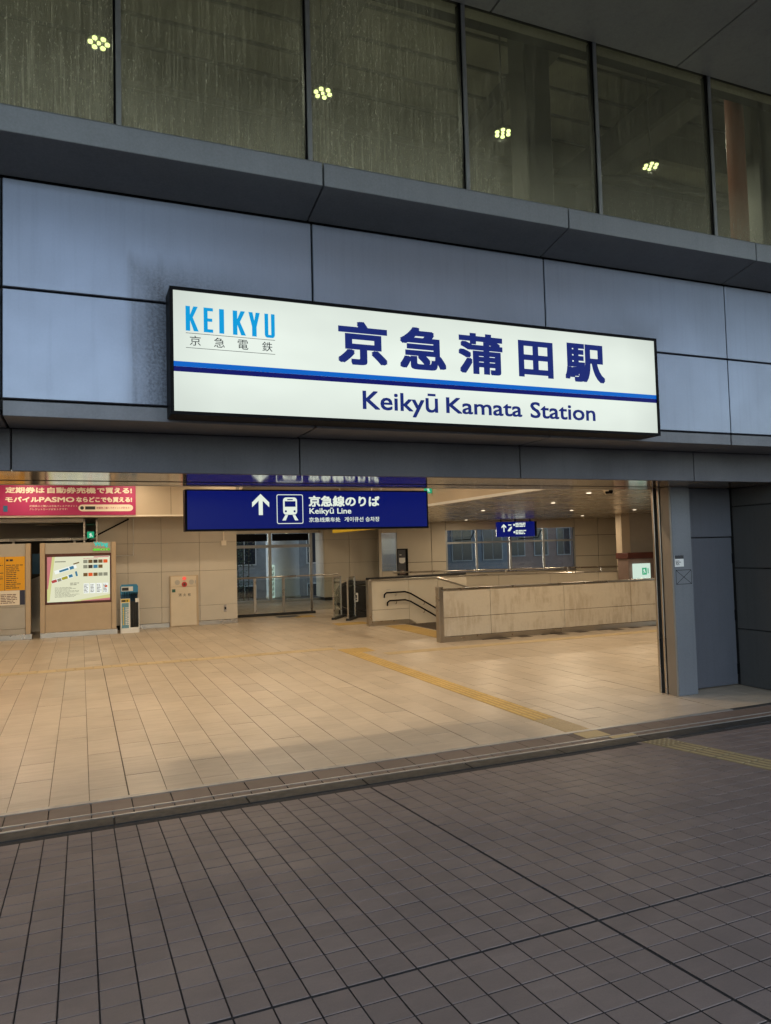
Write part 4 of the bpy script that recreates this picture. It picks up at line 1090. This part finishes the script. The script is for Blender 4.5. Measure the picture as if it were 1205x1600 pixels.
# pillar
pl = thing('panel_pillar', 'square beige panelled pillar behind the escalator', 'pillar', (10.3, 29, 0))
zs = [.12, .76, 1.48, 2.42, 3.3, 4.0]; xs = [9.02, 10.07, 11.4]
for j in range(5):
    for i in range(2): box('pillar_panel', M['wall2'], pl, xs[i]+.004, xs[i+1]-.004, 28.2, 28.24, zs[j]+.003, zs[j+1]-.003, .003)
    box('pillar_panel', M['wall2'], pl, 8.98, 9.018, 28.205, 29.3, zs[j]+.003, zs[j+1]-.003, .003)
box('core', M['dark'], pl, 9.02, 11.38, 28.241, 29.3, 0, 4.0)
box('baseboard', M['darksteel'], pl, 8.97, 11.4, 28.18, 29.3, 0, .118, .003)

# tall glass wall on the left
gw = thing('tall_glass_wall', 'tall aluminium framed glass wall behind the railing', 'window', (6.6, 28.8, 0))
box('header', M['wall'], gw, 4.1, 9.0, 28.7, 28.9, 2.72, 4.0)
for x in (5.25, 6.93, 8.62): box('mullion', M['mullion'], gw, x-.06, x+.06, 28.74, 28.86, .1, 2.72, .003)
for (a, b_) in ((5.31, 6.87), (6.99, 8.56)):
    box('window_pane', M['glass'], gw, a, b_, 28.80, 28.81, .1, 2.15)
    box('window_pane', M['glass'], gw, a, b_, 28.80, 28.81, 2.27, 2.718)
    box('transom', M['mullion'], gw, a, b_, 28.75, 28.85, 2.151, 2.269, .003)
    box('blind', M['black'], gw, a+.03, b_-.06, 28.70, 28.74, 2.42, 2.70, .004)
box('sill', M['mullion'], gw, 4.12, 9.0, 28.7, 28.9, .0, .098, .003)
box('side_wall', M['wall'], gw, 4.11, 5.18, 28.75, 28.85, .1, 2.72)

# right-hand block with shop
rb = thing('right_block', 'tan pillar and grey-brown recess wall at the right end', 'wall', (19, 20.8, 0))
box('pillar_strip', M['face'], rb, 17.72, 18.1, 20.9, 21.2, 0, 3.0, .004)
box('recess_wall', M['grey_k'], rb, 18.1, 22, 20.95, 21.2, 0, 3.0)
sk = thing('shop_counter', 'maroon topped shop counter block at the right edge of the concourse', 'counter', (18, 20, 0))
box('counter_body', M['bldg_b'], sk, 17.45, 19.2, 20.3, 20.85, 0, 1.42, .01)
box('counter_top', M['maroon'], sk, 17.4, 19.25, 20.25, 20.88, 1.425, 1.63, .01)
xs_ = thing('evacuation_sign', 'white lit sign with green exit symbol on the shop counter', 'sign', (17.9, 20.2, 0.7))
we = box('sign_case', M['white_lit'], xs_, 17.56, 18.30, 20.18, 20.24, .70, 1.25, .004)
MB().rect(17.93, 18.13, .86, 1.10, 20.1785).build('exit_symbol', M['green_lit'], we)
MB().flat([(17.98, .90), (18.01, .90), (18.03, .97), (18.06, .91), (18.09, .92), (18.06, 1.0), (18.05, 1.06), (18.0, 1.06), (17.97, 1.0), (18.0, .99)], 20.177).build('running_figure', M['white_lit'], we)
MB().rect(18.17, 18.21, .9, 1.08, 20.1785).build('green_bar', M['green_lit'], we)

# outer shell so no daylight leaks in
sh = thing('station_shell', 'plain outer walls closing the concourse at both ends', 'wall', (5, 25, 0))
box('end_wall', M['wall'], sh, -10.1, -9.9, 7.9, 28.9, -.3, 4.25)
box('end_wall', M['wall'], sh, 22, 22.2, 7.9, 28, -.3, 4.25)
box('rear_wall', M['wall'], sh, -9.9, 4.09, 28.9, 29.1, -.3, 4.25)

# =================================================================== LAMPS
WARM = (1., .80, .55)
n_l = 0
def downlight(x, y, z, power, label, group, first=[None]):
    o = thing('downlight', label, 'ceiling light', (x, y, z), group)
    if first[0] is None:
        MB().disc((x, y, z-.012), .075, 20, 'z', .011).build('trim_ring', M['white'], o)
        MB().disc((x, y, z-.016), .05, 20, 'z', .003).build('lamp_lens', M['lamp'], o)
        first[0] = o
    else:
        for ch in list(first[0].children):
            if ch.type == 'MESH':
                c = ch.copy(); COL.objects.link(c); c.parent = o
    area_lamp(o, (x, y, z-.03), .12, power, WARM, 180)
for yy in (8.75, 11.4, 14.0, 16.6, 19.2):
    for xx in (-3.6, -1.2, 1.2, 3.6, 6.0):
        downlight(xx, yy, CZ, 37 if yy < 9 else 22, 'round warm downlight set in the high concourse ceiling', 'downlights in the high ceiling')
for yy in (23.5, 26.0): downlight(6.2, yy, CZ, 24, 'round warm downlight set in the high concourse ceiling', 'downlights in the high ceiling')
LOW = {(10.6, 14.9): 'round warm downlight midway between the hanging blue sign and the dome camera',
       (10.5, 18.1): 'round warm downlight just left of the small hanging sign',
       (13.6, 18.2): 'round warm downlight right of the small hanging sign, upper of a close pair',
       (13.3, 24.2): 'small far downlight at the left end of the metal ceiling',
       (16.6, 21.6): 'round warm downlight above the right window bay, lower of a close pair',
       (9.4, 12.0): 'largest downlight of the metal ceiling, beside the dome camera',
       (15.8, 18): 'downlight farthest right, above the tan pillar by the shop counter'}
for xx, yy in ((10.6, 14.9), (10.5, 18.1), (13.6, 18.2), (13.3, 24.2), (16.6, 21.6), (9.3, 9.0), (12.3, 9.0), (9.4, 12.0), (12.6, 11.6), (15.4, 14.5), (10.4, 22.5), (15.8, 18)):
    downlight(xx, yy, CR, 38, LOW.get((xx, yy), 'round warm downlight set in the low metal ceiling out past the opening'), 'downlights in the metal ceiling')

# =================================================================== OUTSIDE BEHIND THE STATION
def house(name, label, x0, x1, y0, y1, z1, wm, wins, win_m, fr_m):
    h = thing(name, label, 'building', ((x0+x1)/2, (y0+y1)/2, -5))
    box('wall', wm, h, x0, x1, y0, y1, -5, z1, .02)
    box('roof', M['bldg_g'], h, x0-.15, x1+.15, y0-.15, y1+.15, z1, z1+.25, .02)
    nx, nz, ww, wh = wins
    for i in range(nx):
        for j in range(nz):
            cx_ = x0+(x1-x0)*(i+.5)/nx; cz_ = -3.6+2.9*j
            if cz_+wh/2 > z1-.2: continue
            f = MB(); f.box(cx_-ww/2-.06, cx_+ww/2+.06, y0-.05, y0-.001, cz_-wh/2-.06, cz_+wh/2+.06)
            fo = f.build('window', fr_m, h)
            box('pane', win_m, fo, cx_-ww/2, cx_-.02, y0-.06, y0-.051, cz_-wh/2, cz_+wh/2)
            box('pane', win_m, fo, cx_+.02, cx_+ww/2, y0-.06, y0-.051, cz_-wh/2, cz_+wh/2)
    return h
house('apartment_block', 'pale apartment block outside the rear windows at the right', 29, 38, 36, 46, 14, M['bldg_w'], (5, 6, 1.0, 1.7), M['win_dark'], M['white'])
house('brick_building', 'brown brick building outside the middle rear windows', 23.5, 28.5, 38, 48, 13, M['bldg_b'], (3, 6, .9, 1.6), M['win_dark'], M['bldg_g'])
hb_ = house('blue_building', 'blue clad building outside the left rear window', 17, 23, 37, 47, 12, M['bldg_bl'], (3, 6, 1.2, 1.9), M['win_dark'], M['bldg_g'])
house('grey_building', 'grey building outside the tall glass wall', 3, 15.5, 40, 52, 12, M['bldg_g'], (6, 6, 1.2, 1.7), M['win_dark'], M['white'])
house('unseen_tower', 'unseen tower added to darken the reflections in the facade panels', 11, 46, -60, -46, 24, M['bldg_g'], (14, 10, 1.4, 1.7), M['win_dark'], M['bldg_g'])  # added out of view, sized to darken the middle panels' reflection

vs_ = thing('vertical_sign', 'narrow white vertical sign with dark characters behind the glass', 'sign', (7.45, 30.5, .1))
vf = box('sign_case', M['white_lit'], vs_, 7.36, 7.54, 30.5, 30.6, .06, 1.45, .004)
mb = MB(); rs = random.Random(8)
for k in range(6):
    z = .16+.21*k; mb.rect(7.40, 7.50, z, z+.05, 30.498); mb.rect(7.40, 7.43, z+.06, z+.13, 30.498); mb.rect(7.46, 7.50, z+.07, z+.14, 30.498)
mb.build('sign_print', M['ink'], vf)
wc = thing('white_column', 'broad pale round column standing outside the tall glass wall', 'column', (8.1, 31.4, 0))
MB().tube([(8.15, 31.5, -5), (8.15, 31.5, 4)], .72, 28).build('shaft', M['white'], wc, smooth=True)
MB().tube([(8.15, 31.5, -.1), (8.15, 31.5, .08)], .76, 28).build('foot_ring', M['steel'], wc)

sb = thing('leafy_shrub', 'tall leafy evergreen shrub growing outside the left glass pane', 'shrub', (5.95, 30.4, -.3))
for k in range(5): MB().tube([(5.6+.2*k, 30.5, -.5), (5.55+.22*k, 30.45, .9), (5.5+.24*k, 30.5, 2.2)], .02, 6).build('stem', M['stem'], sb)
mb = MB(); rs = random.Random(14)
for k in range(1500):
    c = Vector((rs.gauss(5.95, .36), rs.uniform(30.1, 30.9), rs.uniform(-.2, 2.6)))
    if rs.random() < .3 and c.x > 6.2: continue
    d = Vector((rs.uniform(-1, 1), rs.uniform(-1, 1), rs.uniform(-.6, .6))).normalized(); n_ = d.cross(Vector((rs.uniform(-1, 1), rs.uniform(-1, 1), 1))).normalized()
    l_, w_ = rs.uniform(.05, .1), rs.uniform(.018, .035)
    mb.add([c, c+d*l_*.5+n_*w_, c+d*l_, c+d*l_*.5-n_*w_], [(0, 1, 2, 3)])
mb.build('foliage', M['leaf'], sb, bevel=-1, kind='stuff')

for o in bpy.data.objects:                       # print too small to pick apart
    if o.name.split('.')[0] in ('small_print', 'label_print', 'sign_print', 'notice_print'): o['kind'] = 'stuff'
